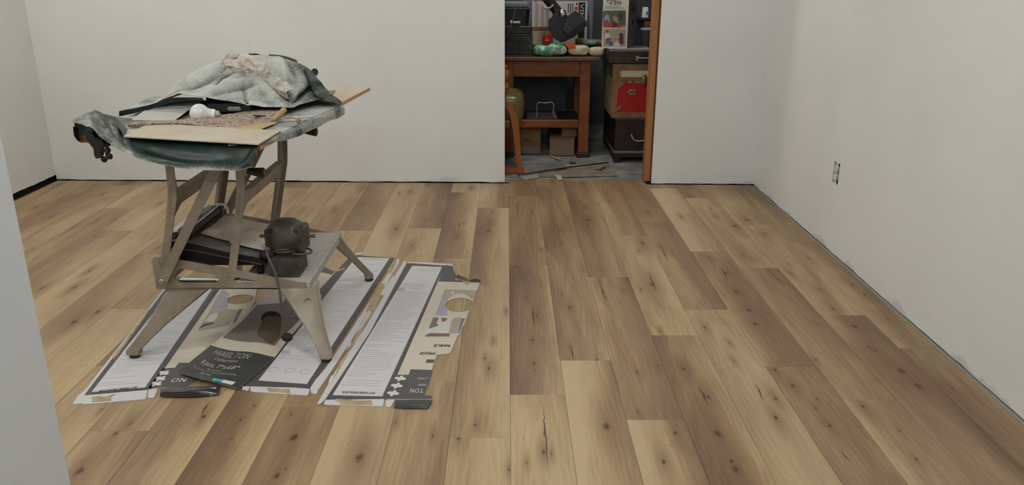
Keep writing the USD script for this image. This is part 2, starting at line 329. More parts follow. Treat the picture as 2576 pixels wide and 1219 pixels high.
# ------------------------------------------------------------------ floor of planks
PW, PL = .1785, 1.2215
def seam(k): return .0105 + (k * .1785 if k >= 0 else k * .1803)
END = {0: 2.345, 1: 2.589, 2: 2.189, 3: 2.797, 4: 3.043, 5: 3.763, 6: 3.53, 7: 2.985, 8: 3.91, -1: 3.312, -2: 3.66, -3: 2.92, -4: 3.49, -5: 4.10, -6: 2.75, -7: 3.35, -8: 2.55, -9: 3.05, -10: 3.72, -11: 2.9, -12: 4.10, -13: 3.3, -14: 2.6, -15: 3.6, -16: 3.0, -17: 3.4}
KN = """1240,532,s 1231,557,m 1228,580,l 1149,594,l 1166,562,s 1389,456,m 1461,462,s 1439,508,m 1392,552,m 1415,579,s 1410,611,m 1470,522,s 1480,553,l 1478,567,m 1338,530,s 1302,515,s
1656,468,s 1735,493,l 1730,466,m 1630,534,m 1532,504,s 1712,544,m 1617,612,l 1788,524,s 1802,544,m 1850,568,l 1878,552,l 1663,620,m 1608,630,s
1362,628,s 1327,636,s 1324,748,m 1350,793,m 1273,783,s 1413,741,s 1434,773,m 1467,678,s 1508,708,s 1566,731,s 1640,715,l 1613,727,s 1784,649,m 1830,685,m 1852,734,l 1885,780,l 1900,815,l 1870,640,m 1889,650,s 1958,702,m 1934,679,s
1340,855,m 1344,913,m 1346,931,s 1337,970,m 1230,925,m 1220,900,s 1241,856,s 1434,872,s 1502,904,s 1661,832,s 1719,928,m 1655,920,s 1773,823,m 1836,863,s 1845,906,s 1951,1002,m 1950,930,m 1783,998,m 1910,826,m 1604,936,s
1368,1136,m 1387,1141,s 1325,1164,s 1527,1072,l 1196,1068,s 1605,1035,s 1700,1088,m 1669,1160,m 1805,1090,l 1850,1180,l 1841,1160,m 1952,1050,m 1790,1025,m
2052,1026,s 2088,1070,m 2170,1022,m 2263,1083,s 2305,1155,s 2051,904,s 2185,872,m 2267,932,l 2150,820,l 2055,1002,s 1995,970,m 2200,880,m 2310,970,l
1988,687,m 2035,650,m 1985,665,s 2145,715,m 2175,740,m 2095,775,m 2140,810,l 2055,814,s 1925,585,s 1920,590,m 1935,582,s 905,1148,l 1153,1101,m 995,1062,s 1089,1096,s
512,1047,m 605,1056,s 640,1020,s 583,1103,s 732,1043,s 740,1100,l 697,1195,m 718,1178,s 256,1029,s 327,1065,m 290,1090,m 200,1185,l
20,530,m 92,520,m 128,545,m 185,571,m 245,553,m 288,552,s 235,465,m 258,488,m 377,459,m 185,810,l 105,725,m 56,688,s 225,680,m
911,473,m 1032,481,m 1005,485,s 840,527,m 997,575,l 1036,617,m 1113,542,s 1078,462,m 914,515,s 1280,1180,s"""
KN = [(gz(float(u), float(v)), {'s': .0035, 'm': .0065, 'l': .0115}[s]) for u, v, s in (w.split(',') for w in KN.split())]
CRK = [((1370, 1020), (1376, 1178)), ((1508, 708), (1524, 760)), ((1338, 765), (1345, 820)), ((1302, 515), (1303, 545)), ((1632, 680), (1652, 738)), ((1434, 868), (1444, 906)), ((1755, 970), (1785, 1020)),
       ((1895, 960), (1925, 1010)), ((2005, 1155), (2048, 1219)), ((1810, 670), (1835, 705)), ((520, 1005), (512, 1047)), ((300, 1080), (275, 1105)), ((1158, 555), (1155, 575)), ((1662, 620), (1685, 662)), ((1400, 570), (1412, 600)), ((1930, 677), (1958, 702)), ((2095, 1130), (2160, 1165))]
CRK = [(gz(*a), gz(*b)) for a, b in CRK]
# tone of boards seen in the photograph (column, metres from camera) -> (tone, slope across)
TONE = {}
def tone(u, v, t, s=0.): TONE[(u, v)] = (gz(u, v), t, s)
for q in [(1340, 930, .66, -2.2), (1340, 1080, .16, .3), (1340, 600, .60, -1), (1315, 470, .66, 0), (1370, 590, .62, -.5), (1420, 760, .52, -1), (1480, 850, .60, .2), (1470, 1000, .22, 2.2), (1470, 590, .66, -1), (1400, 470, .55, -1), (1540, 640, .35, .5), (1560, 800, .58, 1.), (1560, 960, .52, 1.),
          (1620, 1120, .28, 2.2), (1500, 560, .45, 0), (1660, 760, .26, -.6), (1740, 1000, .62, -1.4), (1600, 550, .55, 1.), (1540, 490, .4, 0), (1600, 480, .62, -.5), (1740, 720, .66, .6), (1780, 850, .26, .2), (1660, 600, .56, .5), (1700, 560, .14, 2.), (1860, 780, .62, .6), (1960, 1000, .40, 1.),
          (1760, 580, .34, .5), (1720, 475, .6, -1), (1950, 740, .58, 1.), (2100, 950, .68, .3), (2200, 1100, .42, .6), (1880, 600, .3, .2), (2010, 680, .34, .3), (2150, 850, .66, 1.), (2350, 1080, .62, 1.6), (1960, 560, .64, 0), (1950, 535, .70, 0), (1915, 500, .66, 0), (2120, 720, .45, 1.2), (2300, 930, .7, -.3), (1800, 500, .42, .5), (1860, 500, .36, 0.),
          (1240, 600, .38, -2.2), (1240, 800, .26, -1.2), (1240, 1060, .30, 0), (1240, 1180, .20, 0), (1230, 480, .36, .6), (1150, 560, .55, -2.4), (1160, 460, .3, 0), (1120, 850, .45, -1), (1150, 1050, .28, 0), (1020, 1100, .50, .8), (900, 1080, .24, .4), (1060, 580, .24, 0), (980, 560, .16, 0), (900, 540, .56, -.8), (830, 620, .24, 0), (960, 480, .5, 0), (1030, 480, .18, 0),
          (780, 1080, .52, -.6), (640, 1060, .52, -2.6), (480, 1100, .50, -1.4), (330, 1080, .44, -.6), (250, 1040, .34, -.6), (180, 1000, .34, 0), (800, 500, .3, .3), (740, 500, .4, -.5), (300, 600, .4, -.5), (200, 650, .36, 0), (100, 640, .48, 0), (330, 520, .18, 1.), (250, 500, .34, .3), (200, 500, .52, 0), (100, 510, .34, 0), (130, 560, .5, .5), (60, 580, .34, .5)]: tone(*q)
F = thing('floor', 'floor of mixed light and brown oak-look vinyl planks', 'floor', (0, 0, 0), kind='structure')
part(F, 'subfloor', bx(-3.1, 1.7, -1.7, 5.3, -.06, -.0055), M_sub)
part(F, 'underlay_strip', bx(XR - .006, XR + .013, -1.5, 5.06, -.0054, -.0008), mat('pale_underlay', lin(170, 168, 160), .8), label='pale underlay edge along the right wall')
def plank(x0, x1, y0, y1, k, i):
    if y1 - y0 < .02: return
    c, e = .0009, .00025
    ring = lambda d, z: [(x0 + d, y0 + d, z), (x1 - d, y0 + d, z), (x1 - d, y1 - d, z), (x0 + d, y1 - d, z)]
    m = loft([ring(e, -.0045), ring(e, -.0009), ring(e + c, 0)], cap=False)
    v = np.array(m.vertices); f = np.vstack([m.faces, [(8, 9, 10), (8, 10, 11)]])
    r = random.Random(1000 * k + i); xc, yc = (x0 + x1) / 2, (y0 + y1) / 2
    hit = [q for q in TONE.values() if x0 <= q[0][0] < x1 and y0 <= q[0][1] < y1]
    tn, sl = (hit[0][1], hit[0][2] * 2.2) if hit else (r.choice([.18, .28, .36, .44, .52, .6]), r.uniform(-2, 2))
    kn = [(p[0] - xc, p[1] - yc, s) for p, s in KN if x0 <= p[0] < x1 and y0 <= p[1] < y1][:5]
    while len(kn) < 2 and not hit: kn.append((r.uniform(-.07, .07), r.uniform(-.55, .55), r.choice([.005, .008, .012])))
    while len(kn) < 5: kn.append((r.uniform(-.07, .07), r.uniform(-.5, .5), .0006))
    cr = [(a, b) for a, b in CRK if x0 <= a[0] < x1 and y0 <= a[1] < y1]
    ck = ((cr[0][0][0] + cr[0][1][0]) / 2 - xc, (cr[0][0][1] + cr[0][1][1]) / 2 - yc, abs(cr[0][0][1] - cr[0][1][1]) / 2) if cr else (9., 0., 0.)
    loc = np.c_[v[:, 0] - xc, v[:, 1] - yc, np.full(len(v), r.uniform(0, 90))]
    part(F, 'plank', tm(v, f), M_plank, attrs=dict(loc=loc, tone=(tn, sl, 0), crk=ck, k0=kn[0], k1=kn[1], k2=kn[2], k3=kn[3], k4=kn[4]))
for k in range(-17, 9):
    x0, x1 = max(seam(k), XL + .008), min(seam(k + 1), XR - .0065)
    if x1 - x0 < .01: continue
    xm = (x0 + x1) / 2; far = yb(xm) - .004
    if DL + .03 < xm < DR: far = 5.205 + .02 * math.sin(k * 2.1)
    e = END.get(k, 3.) ; i0 = math.floor((-1.5 - e) / PL)
    for i in range(i0, 6):
        a, b = e + i * PL, e + (i + 1) * PL
        a, b = max(a, -1.595), min(b, far)
        if b > a: plank(x0, x1, a, b, k, i)
S = single('floor_001', bx(-1.35, 1.75, 5.155, 7.25, -.03, -.004), M_conc, 'dusty grey concrete floor of the store room behind the doorway', 'floor', kind='structure')
# ------------------------------------------------------------------ workbench (folding vice bench on its step base)
M_tan = mat('tan_painted_casting', lin(152, 140, 124), .5, spec=.4, col2=lin(136, 124, 108), nscale=14., bump=.1, bscale=300.)
M_tanl = mat('worn_light_casting', lin(176, 168, 152), .5, col2=lin(152, 142, 126), nscale=11.)
M_deck = mat('paint_splattered_deck', lin(172, 170, 165), .6, col2=lin(140, 136, 130), nscale=38., lo=.56, hi=.70)
M_rub = mat('dark_rubber', lin(44, 40, 36), .7)
M_blk = mat('black_plastic', lin(34, 33, 32), .42)
M_gray = mat('grey_plastic', lin(120, 119, 114), .5)
M_steel = mat('bare_steel', (.45, .44, .42), .35, metal=.9)
M_wood = mat('orange_plywood', lin(178, 128, 82), .6, col2=lin(150, 104, 64), nscale=20., stretch=(1, .1, 1))
B = thing('workbench', 'tan folding metal workbench with a step base and two black crank handles', 'workbench', (-.95, 2.93, 0))
NY, FY = 2.65, 3.215                       # near and far side plates
prof = [(-1.228, .25), (-.706, .246), (-.702, .268), (-.80, .287), (-.956, .320), (-1.10, .349), (-1.195, .366), (-1.222, .364), (-1.232, .352)]
slot1 = Polygon([(-1.165, .288), (-1.145, .320), (-1.130, .323), (-1.012, .297), (-1.003, .288), (-1.006, .275), (-1.014, .270), (-1.13, .270), (-1.143, .272)])
slot2 = Polygon([(-.955, .286), (-.95, .289), (-.93, .289), (-.88, .278), (-.878, .272), (-.885, .269), (-.945, .269), (-.953, .275)])
pl = Polygon(prof)
for i, y in enumerate((NY, FY)):
    P = part(B, 'side_plate', extr(pl.difference(slot1).difference(slot2), -.005, [0, y, 0], [1, 0, 0], [0, 0, 1], [0, -1, 0]), M_tan)
    lip = -1 if i else 1
    part(P, 'flange', cat(bx(-1.228, -.706, y, y + lip * .018, .2465, .2505)), M_tan)
    for x, z in ((-1.198, .282), (-1.205, .345), (-.975, .297)):
        part(P, 'bolt', cyl([x, y - .005, z], [x, y - .011, z], .008 if z == .282 else .0045, n=16, bev=.002), M_steel if z == .282 else M_tan)
D = part(B, 'step_deck', bx(-.935, -.703, NY + .002, FY - .002, .270, .2745, .001), M_deck)
part(D, 'front_rim', bx(-.7035, -.690, NY - .002, FY + .002, .242, .2755, .003), M_deck)
part(D, 'rear_rim', bx(-1.215, -1.195, NY + .002, FY - .002, .255, .3152, .002), M_tan)
def base_leg(top, foot, hx, hy, ang=0):
    top, foot = np.array(top, float), np.array(foot, float)
    pth = [(0, 1, 1, 1), (.25, .74, .80, .95), (.55, .46, .58, .8), (.80, .34, .46, .7), (.93, .33, .42, .62), (1., .30, .40, .55)]
    rings = []
    for t, sx, sy, q in pth:
        k = t if t < .8 else .8 + (t - .8) * 1.0
        xy = top[:2] + (foot[:2] - top[:2]) * min(1, k * 1.07)
        z = top[2] + (.016 - top[2]) * t
        rings.append(ring_box([*xy, z], max(hx * sx, .017), max(hy * sy, .016), ang))
    return loft(rings)
for top, foot, hx, hy, a, m in (((-1.115, 2.692, .25), (-1.322, 2.612, 0), .078, .036, 0, M_tan), ((-.742, 2.692, .25), (-.637, 2.583, 0), .066, .045, 0, M_tanl),
                             ((-.722, 3.185, .262), (-.612, 3.362, 0), .032, .030, 35, M_tan), ((-1.12, 3.185, .25), (-1.205, 3.385, 0), .07, .036, 0, M_tan)):
    lg = base_leg(top, foot, hx, hy, a)
    if hx > .06:                              # lightening hole of the casting
        s = 1 if foot[0] > -1 else -1; hc = np.array(top) + np.array([s * .045, -.045, -.035])
        man = manifold3d.Manifold(manifold3d.Mesh(vert_properties=np.asarray(lg.vertices, np.float32), tri_verts=np.asarray(lg.faces, np.uint32)))
        hole = manifold3d.Manifold.cylinder(.08, .014, .014, 20).rotate([60, 0, 0 if s > 0 else -28]).translate([float(hc[0]), float(hc[1]) - .012, float(hc[2]) - .012])
        res = man - hole
        if res.num_tri() > 10: lg = res
    q = part(B, 'leg', lg, m, smooth=35)
    part(q, 'rubber_foot', cyl([foot[0], foot[1], .0047], [foot[0], foot[1], .020], .019, .0165, 14, .003), M_rub)
# the two H-shaped castings: uprights near and far with a cross member
def hframe(xb, xj, xt, zb_n, zb_f):
    y0, y1 = NY + .012, FY - .012
    j = .562
    def up(yc, s, zb):                         # upright: tapering strip that spreads into the cross member on its inner side
        return Polygon([(yc - s * .003, zb), (yc + s * .030, zb), (yc + s * .036, .50), (yc + s * .044, j - .060), (yc + s * .088, j - .030), (yc + s * .088, j + .030), (yc + s * .042, j + .024),
                        (yc + s * .032, .64), (yc + s * .026, .745), (yc - s * .008, .745), (yc - s * .012, .60), (yc - s * .012, .50)])
    poly = unary_union([up(y0, 1, zb_n), up(y1, -1, zb_f), sbox(y0 + .06, j - .030, y1 - .06, j + .030)])
    hol = unary_union([Polygon([(y + s * .004, .600), (y + s * .009, .600), (y + s * .008, .70), (y + s * .004, .70)]) for y, s in ((y0, 1), (y1, -1))])
    m = extr(poly.difference(hol), .012, [0, 0, 0], [0, 1, 0], [0, 0, 1], [1, 0, 0])
    # stiffening flange along the outer edge
    fl = [bx(0, .028, y0 - .011, y0 - .006, zb_n, .745), bx(0, .028, y1 + .006, y1 + .011, zb_f, .745)]
    fl = [f.subdivide().subdivide().subdivide() for f in fl]
    m = cat(m, bx(0, .03, y0 + .07, y1 - .07, j + .026, j + .031), *fl)
    v = np.array(m.vertices); z = v[:, 2]
    v[:, 0] += np.where(z < .585, xb + (xj - xb) * np.clip((z - .33) / (.585 - .33), -1, 1), xj + (xt - xj) * (z - .585) / .16)
    return tm(v, m.faces)
part(B, 'leg_frame', hframe(-1.205, -1.142, -1.140, .30, .30), M_tan)
part(B, 'leg_frame', hframe(-.968, -.912, -.905, .285, .285), M_tan)
for y in (NY - .011, FY + .004):             # diagonal struts
    a, b = np.array([-1.198, y, .282]), np.array([-.955, y, .70]); d = (b - a) / np.linalg.norm(b - a); n = np.array([-d[2], 0, d[0]])
    L = np.linalg.norm(b - a); st = unary_union([sbox(0, -.017, L, .017), Point(0, 0).buffer(.017), Point(L, 0).buffer(.017)])
    s_ = part(B, 'strut', cat(extr(st, .006, a, d, n, [0, -1, 0] if y < 3 else [0, 1, 0])), M_tan)
    yy = y - .006 if y < 3 else y + .006
    part(s_, 'bolt', cyl([a[0], yy, a[2]], [a[0], yy + (-.006 if y < 3 else .006), a[2]], .009, n=18, bev=.002), M_steel)
for y in (NY + .03, FY - .03):               # vice slides under the jaws, cranks at the right end
    part(B, 'vice_slide', bx(-1.19, -.845, y - .022, y + .022, .715, .752, .003), M_tan)
    part(B, 'bracket', bx(-.99, -.955, y - .015, y + .015, .668, .716, .003), M_tan)
for (u, v), y in (((640, 432), 2.66), ((776, 330), 3.19)):
    c = gy(u, v, y)
    k = part(B, 'crank', cat(bx(c[0] - .034, c[0] - .022, y - .010, y + .010, c[2] - .014, .735, .003), cyl([c[0] - .03, y, .73], [c[0] - .10, y, .73], .008)), M_tan)
    part(k, 'grip', cyl([c[0] - .022, y, c[2] + .003], [c[0] + .034, y - .006, c[2] - .002], .011, .0175, 24, .003), M_blk, smooth=40)
    part(k, 'grip_cap', cyl([c[0] + .0341, y - .006, c[2] - .002], [c[0] + .0355, y - .006, c[2] - .002], .0115, n=20), mat('worn_brown_plastic', lin(96, 82, 66), .6))
for x0, x1 in ((-1.19, -1.03), (-.99, -.83)):
    part(B, 'vice_jaw', bx(x0, x1, 2.55, 3.33, .752, .780, .003), M_wood)

def slab0(e, w, z0, z1):
    a, b = np.array(e[0][:2]), np.array(e[1][:2]); d = (b - a) / np.linalg.norm(b - a); n = np.array([-d[1], d[0]])
    return extr(Polygon([a, b, b + n * w, a + n * w]), z1 - z0, [0, 0, z0], [1, 0, 0], [0, 1, 0])
# ------------------------------------------------------------------ long board and tarp on the bench
LBo = thing('long_board', 'pale plywood board sticking out from under the green tarp at the far right', 'board', gz(931, 222, .79))
part(LBo, 'panel', slab0([gz(653, 368.5, .79), gz(929.5, 222, .79)], .10, .7815, .7940), mat('pale_plywood', lin(198, 184, 164), .6, col2=lin(176, 154, 126), nscale=12., stretch=(1, .15, 1), lo=.5, hi=.8))
e0, e1 = gz(653, 368.8, .79), gz(930.5, 222, .79); part(LBo, 'edge_band', tm(*arr(slab0([e0 + [.0012, 0, 0], e1 + [.0012, 0, 0]], .0035, .7795, .7936))), mat('sawn_edge', lin(182, 148, 110), .65), label='brown sawn edge of the board')
part(LBo, 'far_panel', slab0([gz(862, 263, .79) + [-.1002, 0, 0], gz(929.5, 222, .79) + [-.1002, 0, 0]], .16, .7815, .7938), MATS['pale_plywood'])

def tarp_mat():
    nodes = {'g': ('geometry', {}), 'at': ('attribute', {'attribute': 'dust'}), 'sx': ('separate_xyz', {}), 'n': ('noise_texture', {'scale': 7., 'detail': 6., 'roughness': .6}), 'n2': ('noise_texture', {'scale': 120., 'detail': 4., 'roughness': .7}),
             'h': ('math', {'math_type': 'multiply_add', 'value2': 1.6, 'value3': -.80}), 'a': ('math', {'math_type': 'multiply_add', 'value2': .7}), 'a2': ('math', {'math_type': 'add'}), 'o': ('math', {'math_type': 'add', 'value2': -.35}),
             'r': ('rgb_ramp', {'ramp': [(0, (0, 0, 0)), (.25, (.06, .06, .06)), (.75, (.9, .9, .9)), (1, (1, 1, 1))]}),
             'm': ('mix', {'color1': lin(17, 38, 33), 'color2': lin(184, 188, 182)}), 'rr': ('math', {'math_type': 'multiply_add', 'value2': .45, 'value3': .40}),
             'b': ('bump', {'strength': .12, 'distance': .0015}), 'p': ('principled_bsdf', {'specular_ior_level': .32})}
    links = [('g.position', 'n.vector'), ('g.position', 'n2.vector'), ('n.fac', 'h.value1'), ('n2.fac', 'a.value1'), ('h.value', 'a.value3'), ('at.vector', 'sx.vector'), ('a.value', 'a2.value1'), ('sx.x', 'a2.value2'), ('a2.value', 'o.value1'), ('o.value', 'r.fac'),
             ('r.color', 'm.fac'), ('m.color', 'p.base_color'), ('r.color', 'rr.value1'), ('rr.value', 'p.roughness'), ('n2.fac', 'b.height'), ('b.normal', 'p.normal')]
    return usdkit.material(stage, '/World/Looks/dusty_green_tarp', nodes, links, surface='p.BSDF')
M_tarp = tarp_mat()
def tpart(name, P, thick, dust):
    P = np.asarray(P); m = sheet(P, thick); d = np.broadcast_to(np.asarray(dust, float), P.shape[:2]).reshape(-1)
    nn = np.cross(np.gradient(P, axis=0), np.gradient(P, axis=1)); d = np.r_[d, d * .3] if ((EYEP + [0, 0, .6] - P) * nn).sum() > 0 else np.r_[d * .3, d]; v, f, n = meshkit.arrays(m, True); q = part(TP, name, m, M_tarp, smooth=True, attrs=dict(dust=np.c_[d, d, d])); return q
def creases(P, lines):                           # folds: ridges (+) and valleys (-) along polylines given in the photograph's pixels
    uv = np.stack([FPX * ((P - EYEP) @ R.T)[..., k] / ((P - EYEP) @ R.T)[..., 2] for k in (0, 1)], -1) + [CX, CY]
    nn = np.cross(np.gradient(P, axis=0), np.gradient(P, axis=1)); nn /= np.maximum(np.linalg.norm(nn, axis=-1, keepdims=True), 1e-9)
    if nn[..., 2].mean() < 0: nn = -nn
    acc = np.zeros(P.shape[:2])
    for amp, w, pts in lines:
        pts = spline(np.array(pts, float), 30); best = np.full(P.shape[:2], 1e9); fade = np.ones(P.shape[:2])
        for i in range(len(pts) - 1):
            a, b = pts[i], pts[i + 1]; t = np.clip(((uv - a) @ (b - a)) / ((b - a) @ (b - a)), 0, 1); d = np.linalg.norm(uv - a - t[..., None] * (b - a), axis=-1)
            g = (i + t) / (len(pts) - 1); k = d < best; best = np.where(k, d, best); fade = np.where(k, np.sin(np.pi * np.clip(g * .9 + .05, 0, 1)) ** .5, fade)
        acc += 1.55 * amp * fade * np.exp(-(best / w) ** 2)
    return P + nn * acc[..., None], acc
TP = thing('tarp', 'dark green tarp whitened by plaster dust, draped and heaped over the workbench', 'tarp', (-.95, 2.9, .79))
def disp(P, amp, scale, seed, ridged=False):
    n = meshkit.fbm(P * scale, 4, seed) - .5
    if ridged: n = .5 - np.abs(n) * 4
    nn = np.cross(np.gradient(P, axis=0), np.gradient(P, axis=1)); nn /= np.maximum(np.linalg.norm(nn, axis=-1, keepdims=True), 1e-9)
    return P + nn * (n * amp)[..., None]
Z0 = .797
# flat sheet over the bench top
front = [(271, 334), (311, 341), (400, 347), (500, 353), (600, 359), (652, 363.5)]
right = [(653, 364), (690, 344), (730, 323.5), (770, 304), (805, 288), (835, 276), (858, 264)]
FR = [gz(u, v, Z0) for u, v in front]; RG = [gz(u, v, Z0) for u, v in right]
rows = []
for i, e in enumerate(RG):
    t = i / (len(RG) - 1); left = np.array([-1.40 + .03 * t, FR[0][1] + t * .72, Z0])
    rows.append([FR[j] for j in range(6)] if i == 0 else [left + (e - left) * s for s in np.linspace(0, 1, 6)])
G = grid_from(rows, 60, 60); G = G + np.stack([0 * G[..., 0], 0 * G[..., 0], (meshkit.fbm(G * 11, 3, 4) - .5) * .006], -1)
G[..., 2] = np.maximum(G[..., 2], .7955)
tpart('top_sheet', G, .0012, .62)
# hanging right edge
E0 = G[:, -1, :]
hk = np.clip(np.linspace(0, 1, len(E0)) / .38, .06, 1)[:, None]; hang = np.stack([E0, E0 + hk * [.008, -.004, -.003], E0 + hk * [.014, -.006, -.014], E0 + hk * [.014, -.008, -.030]], 0)
wv = .006 * np.sin(np.linspace(0, 19, E0.shape[0])); hang[2:, :, 0] += wv * hk[:, 0]; hang[3, :, 2] += (wv * .8 - .004) * hk[:, 0]
tpart('side_hem', grid_from(list(hang), 60, 10), .0012, .52)
# front apron with the raised hump on its left end
top = [(186, 306), (203, 292), (228, 283.5), (240, 282), (256, 287.5), (271, 297), (285, 305), (296, 320), (311, 342), (400, 347.5), (500, 353.5), (600, 359.5), (652, 364.5)]
hem = [(186, 309), (204, 313), (220, 319.5), (236, 331), (252, 344), (268, 356), (288, 369), (306, 379), (330, 390), (413, 415), (500, 427), (590, 429), (636, 419)]
ty = [2.64, 2.66, 2.68, 2.69, 2.69, 2.68, 2.66, 2.62, 2.567, 2.54, 2.515, 2.49, 2.467]
hy = [2.56, 2.545, 2.53, 2.525, 2.52, 2.515, 2.505, 2.495, 2.48, 2.455, 2.435, 2.425, 2.43]
T_ = [gy(u, v, y) for (u, v), y in zip(top, ty)]; H_ = [gy(u, v, y) for (u, v), y in zip(hem, hy)]
for i in range(8, 13): T_[i] = gz(*top[i], Z0 + .001)
mid = []
for s, bulge in ((.10, .006), (.30, .008), (.60, .006), (.85, .008)):
    row = []
    for i, (a, b) in enumerate(zip(T_, H_)):
        p = a + (b - a) * s; w = 1 if i > 7 else .9
        p = p + np.array([0, -bulge * w * (.7 if i > 8 else 1), (.010 if i < 8 else 0) * math.sin(math.pi * s)]); row.append(p)
    mid.append(row)
A = grid_from([T_] + mid + [H_], 120, 26); A = disp(A, .010, 9, 21)
A, _ = creases(A, [(.010, 9, [(240, 284), (262, 310), (290, 345), (330, 385)]), (-.010, 7, [(262, 300), (286, 335), (320, 375)]), (.006, 8, [(222, 290), (226, 312), (245, 335)]), (-.006, 10, [(340, 365), (450, 395), (560, 400)]), (.006, 7, [(600, 425), (630, 400), (646, 370)])])
ti = np.linspace(0, 1, A.shape[0])[:, None]; si = np.linspace(0, 1, A.shape[1])[None]
tpart('front_apron', A, .0014, np.clip(-.06 + .62 * np.clip((ti - .62) / .38, 0, 1) ** 1.3 + .22 * np.exp(-(ti / .07) ** 2), -.1, 1) * np.clip((si - .33) / .12, 0, 1) + .32 * np.clip(1 - (si - .36) / .1, 0, 1))
# back of the hump, running into the top sheet
hb = [gy(u, v, y) for (u, v), y in zip(top[:9], ty[:9])]
back = [p + np.array([.01, .07 + .01 * i, -.012 * min(i, 4)]) for i, p in enumerate(hb)]; back2 = [p + np.array([.03, .16, -.02]) * 1 for p in back]
for q in back2: q[2] = max(Z0 - .006, q[2] - .045)
tpart('hump_back', disp(grid_from([hb, back, back2], 40, 14), .008, 12, 5), .0014, .30)
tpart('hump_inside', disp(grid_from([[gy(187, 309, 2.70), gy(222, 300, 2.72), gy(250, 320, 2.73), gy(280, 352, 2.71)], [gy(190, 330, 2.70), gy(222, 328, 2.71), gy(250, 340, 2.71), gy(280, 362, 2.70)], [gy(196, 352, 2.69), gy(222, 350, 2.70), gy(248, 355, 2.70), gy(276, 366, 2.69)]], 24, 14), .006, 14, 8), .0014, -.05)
tpart('hem_patch', disp(grid_from([[gy(184, 318, 2.585), gy(186, 338, 2.58), gy(197, 355, 2.575)], [gy(196, 322, 2.65), gy(198, 338, 2.65), gy(206, 352, 2.65)]], 14, 8), .006, 20, 3), .0015, .1)

# the heap: a folded-back half of the tarp over whatever lies beneath
cols = [  # front hem (u, v, y), then points up the slope, ridge and back
 [(301, 280, 3.00), (304, 279.5, 3.06), (312, 276, 3.12), (330, 271, 3.20)],
 [(370, 266, 3.00), (372, 264, 3.06), (376, 262, 3.14), (384, 259, 3.22)],
 [(442, 246, 3.00), (443, 238, 3.07), (440, 228, 3.16), (437, 222, 3.24)],
 [(512, 247, 2.97), (512, 225, 3.05), (505, 200, 3.15), (498, 188, 3.24)],
 [(574, 253, 2.95), (577, 222, 3.03), (572, 180, 3.14), (566, 152, 3.24)],
 [(625, 263, 2.97), (640, 225, 3.05), (634, 175, 3.16), (622, 141, 3.25)],
 [(663, 270, 2.99), (700, 232, 3.09), (690, 180, 3.18), (676, 142, 3.26)],
 [(690, 272, 3.00), (736, 228, 3.12), (735, 190, 3.19), (716, 148, 3.27)],
 [(725, 274, 3.02), (765, 234, 3.15), (770, 198, 3.22), (752, 160, 3.29)],
 [(765, 258, 3.12), (790, 236, 3.21), (792, 214, 3.26), (776, 175, 3.33)],
 [(801, 246, 3.22), (815, 240, 3.26), (812, 226, 3.31), (796, 196, 3.38)],
 [(857, 256, 3.24), (856, 254, 3.28), (848, 249, 3.34), (826, 231, 3.42)]]
C3 = [[gy(*p) for p in c] for c in cols]
for c in C3:
    r = c[-1]; c.append(np.array([r[0] - .01, r[1] + .12, max(Z0, r[2] - .05)])); c.append(np.array([r[0] - .02, r[1] + .24, Z0 + .002]))
rowsH = [[c[j] for c in C3] for j in range(6)]
Hm = grid_from(rowsH, 150, 70)
Hm = disp(Hm, .022, 6, 31)
Hm, ac = creases(Hm, [(-.016, 6, [(455, 226), (524, 201), (560, 172), (572, 162)]), (.014, 9, [(440, 224), (500, 192), (548, 164)]), (-.013, 5, [(520, 238), (588, 224), (640, 212)]), (.012, 8, [(520, 230), (585, 214), (640, 202)]),
  (-.009, 5, [(548, 216), (579, 188), (600, 180)]), (.009, 7, [(560, 222), (592, 196), (612, 188)]), (-.008, 5, [(612, 222), (618, 240), (623, 262)]), (.010, 10, [(640, 190), (670, 222), (712, 262)]), (-.018, 6, [(676, 208), (712, 238), (748, 254)]),
  (-.018, 7, [(744, 254), (772, 228), (800, 212)]), (.012, 9, [(700, 150), (716, 185), (712, 205)]), (-.006, 5, [(722, 152), (738, 180), (748, 205)]), (-.007, 5, [(470, 240), (520, 222), (560, 216)]), (.008, 7, [(450, 240), (500, 226), (540, 218)]), (-.006, 4, [(600, 246), (650, 250), (690, 262)]), (.006, 6, [(400, 262), (450, 246), (520, 244)])])
Hm = disp(Hm, .004, 38, 17)
Hm[..., 2] = np.maximum(Hm[..., 2], Z0 + .0015)
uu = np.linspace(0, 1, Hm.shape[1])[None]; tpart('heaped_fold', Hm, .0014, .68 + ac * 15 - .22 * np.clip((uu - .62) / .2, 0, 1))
def strip(lo, hi, name, m, amp=.003, seed=1, nu=60, nv=8): tpart(name, disp(grid_from([lo, hi], nu, nv), amp, 25, seed), .0015, m)
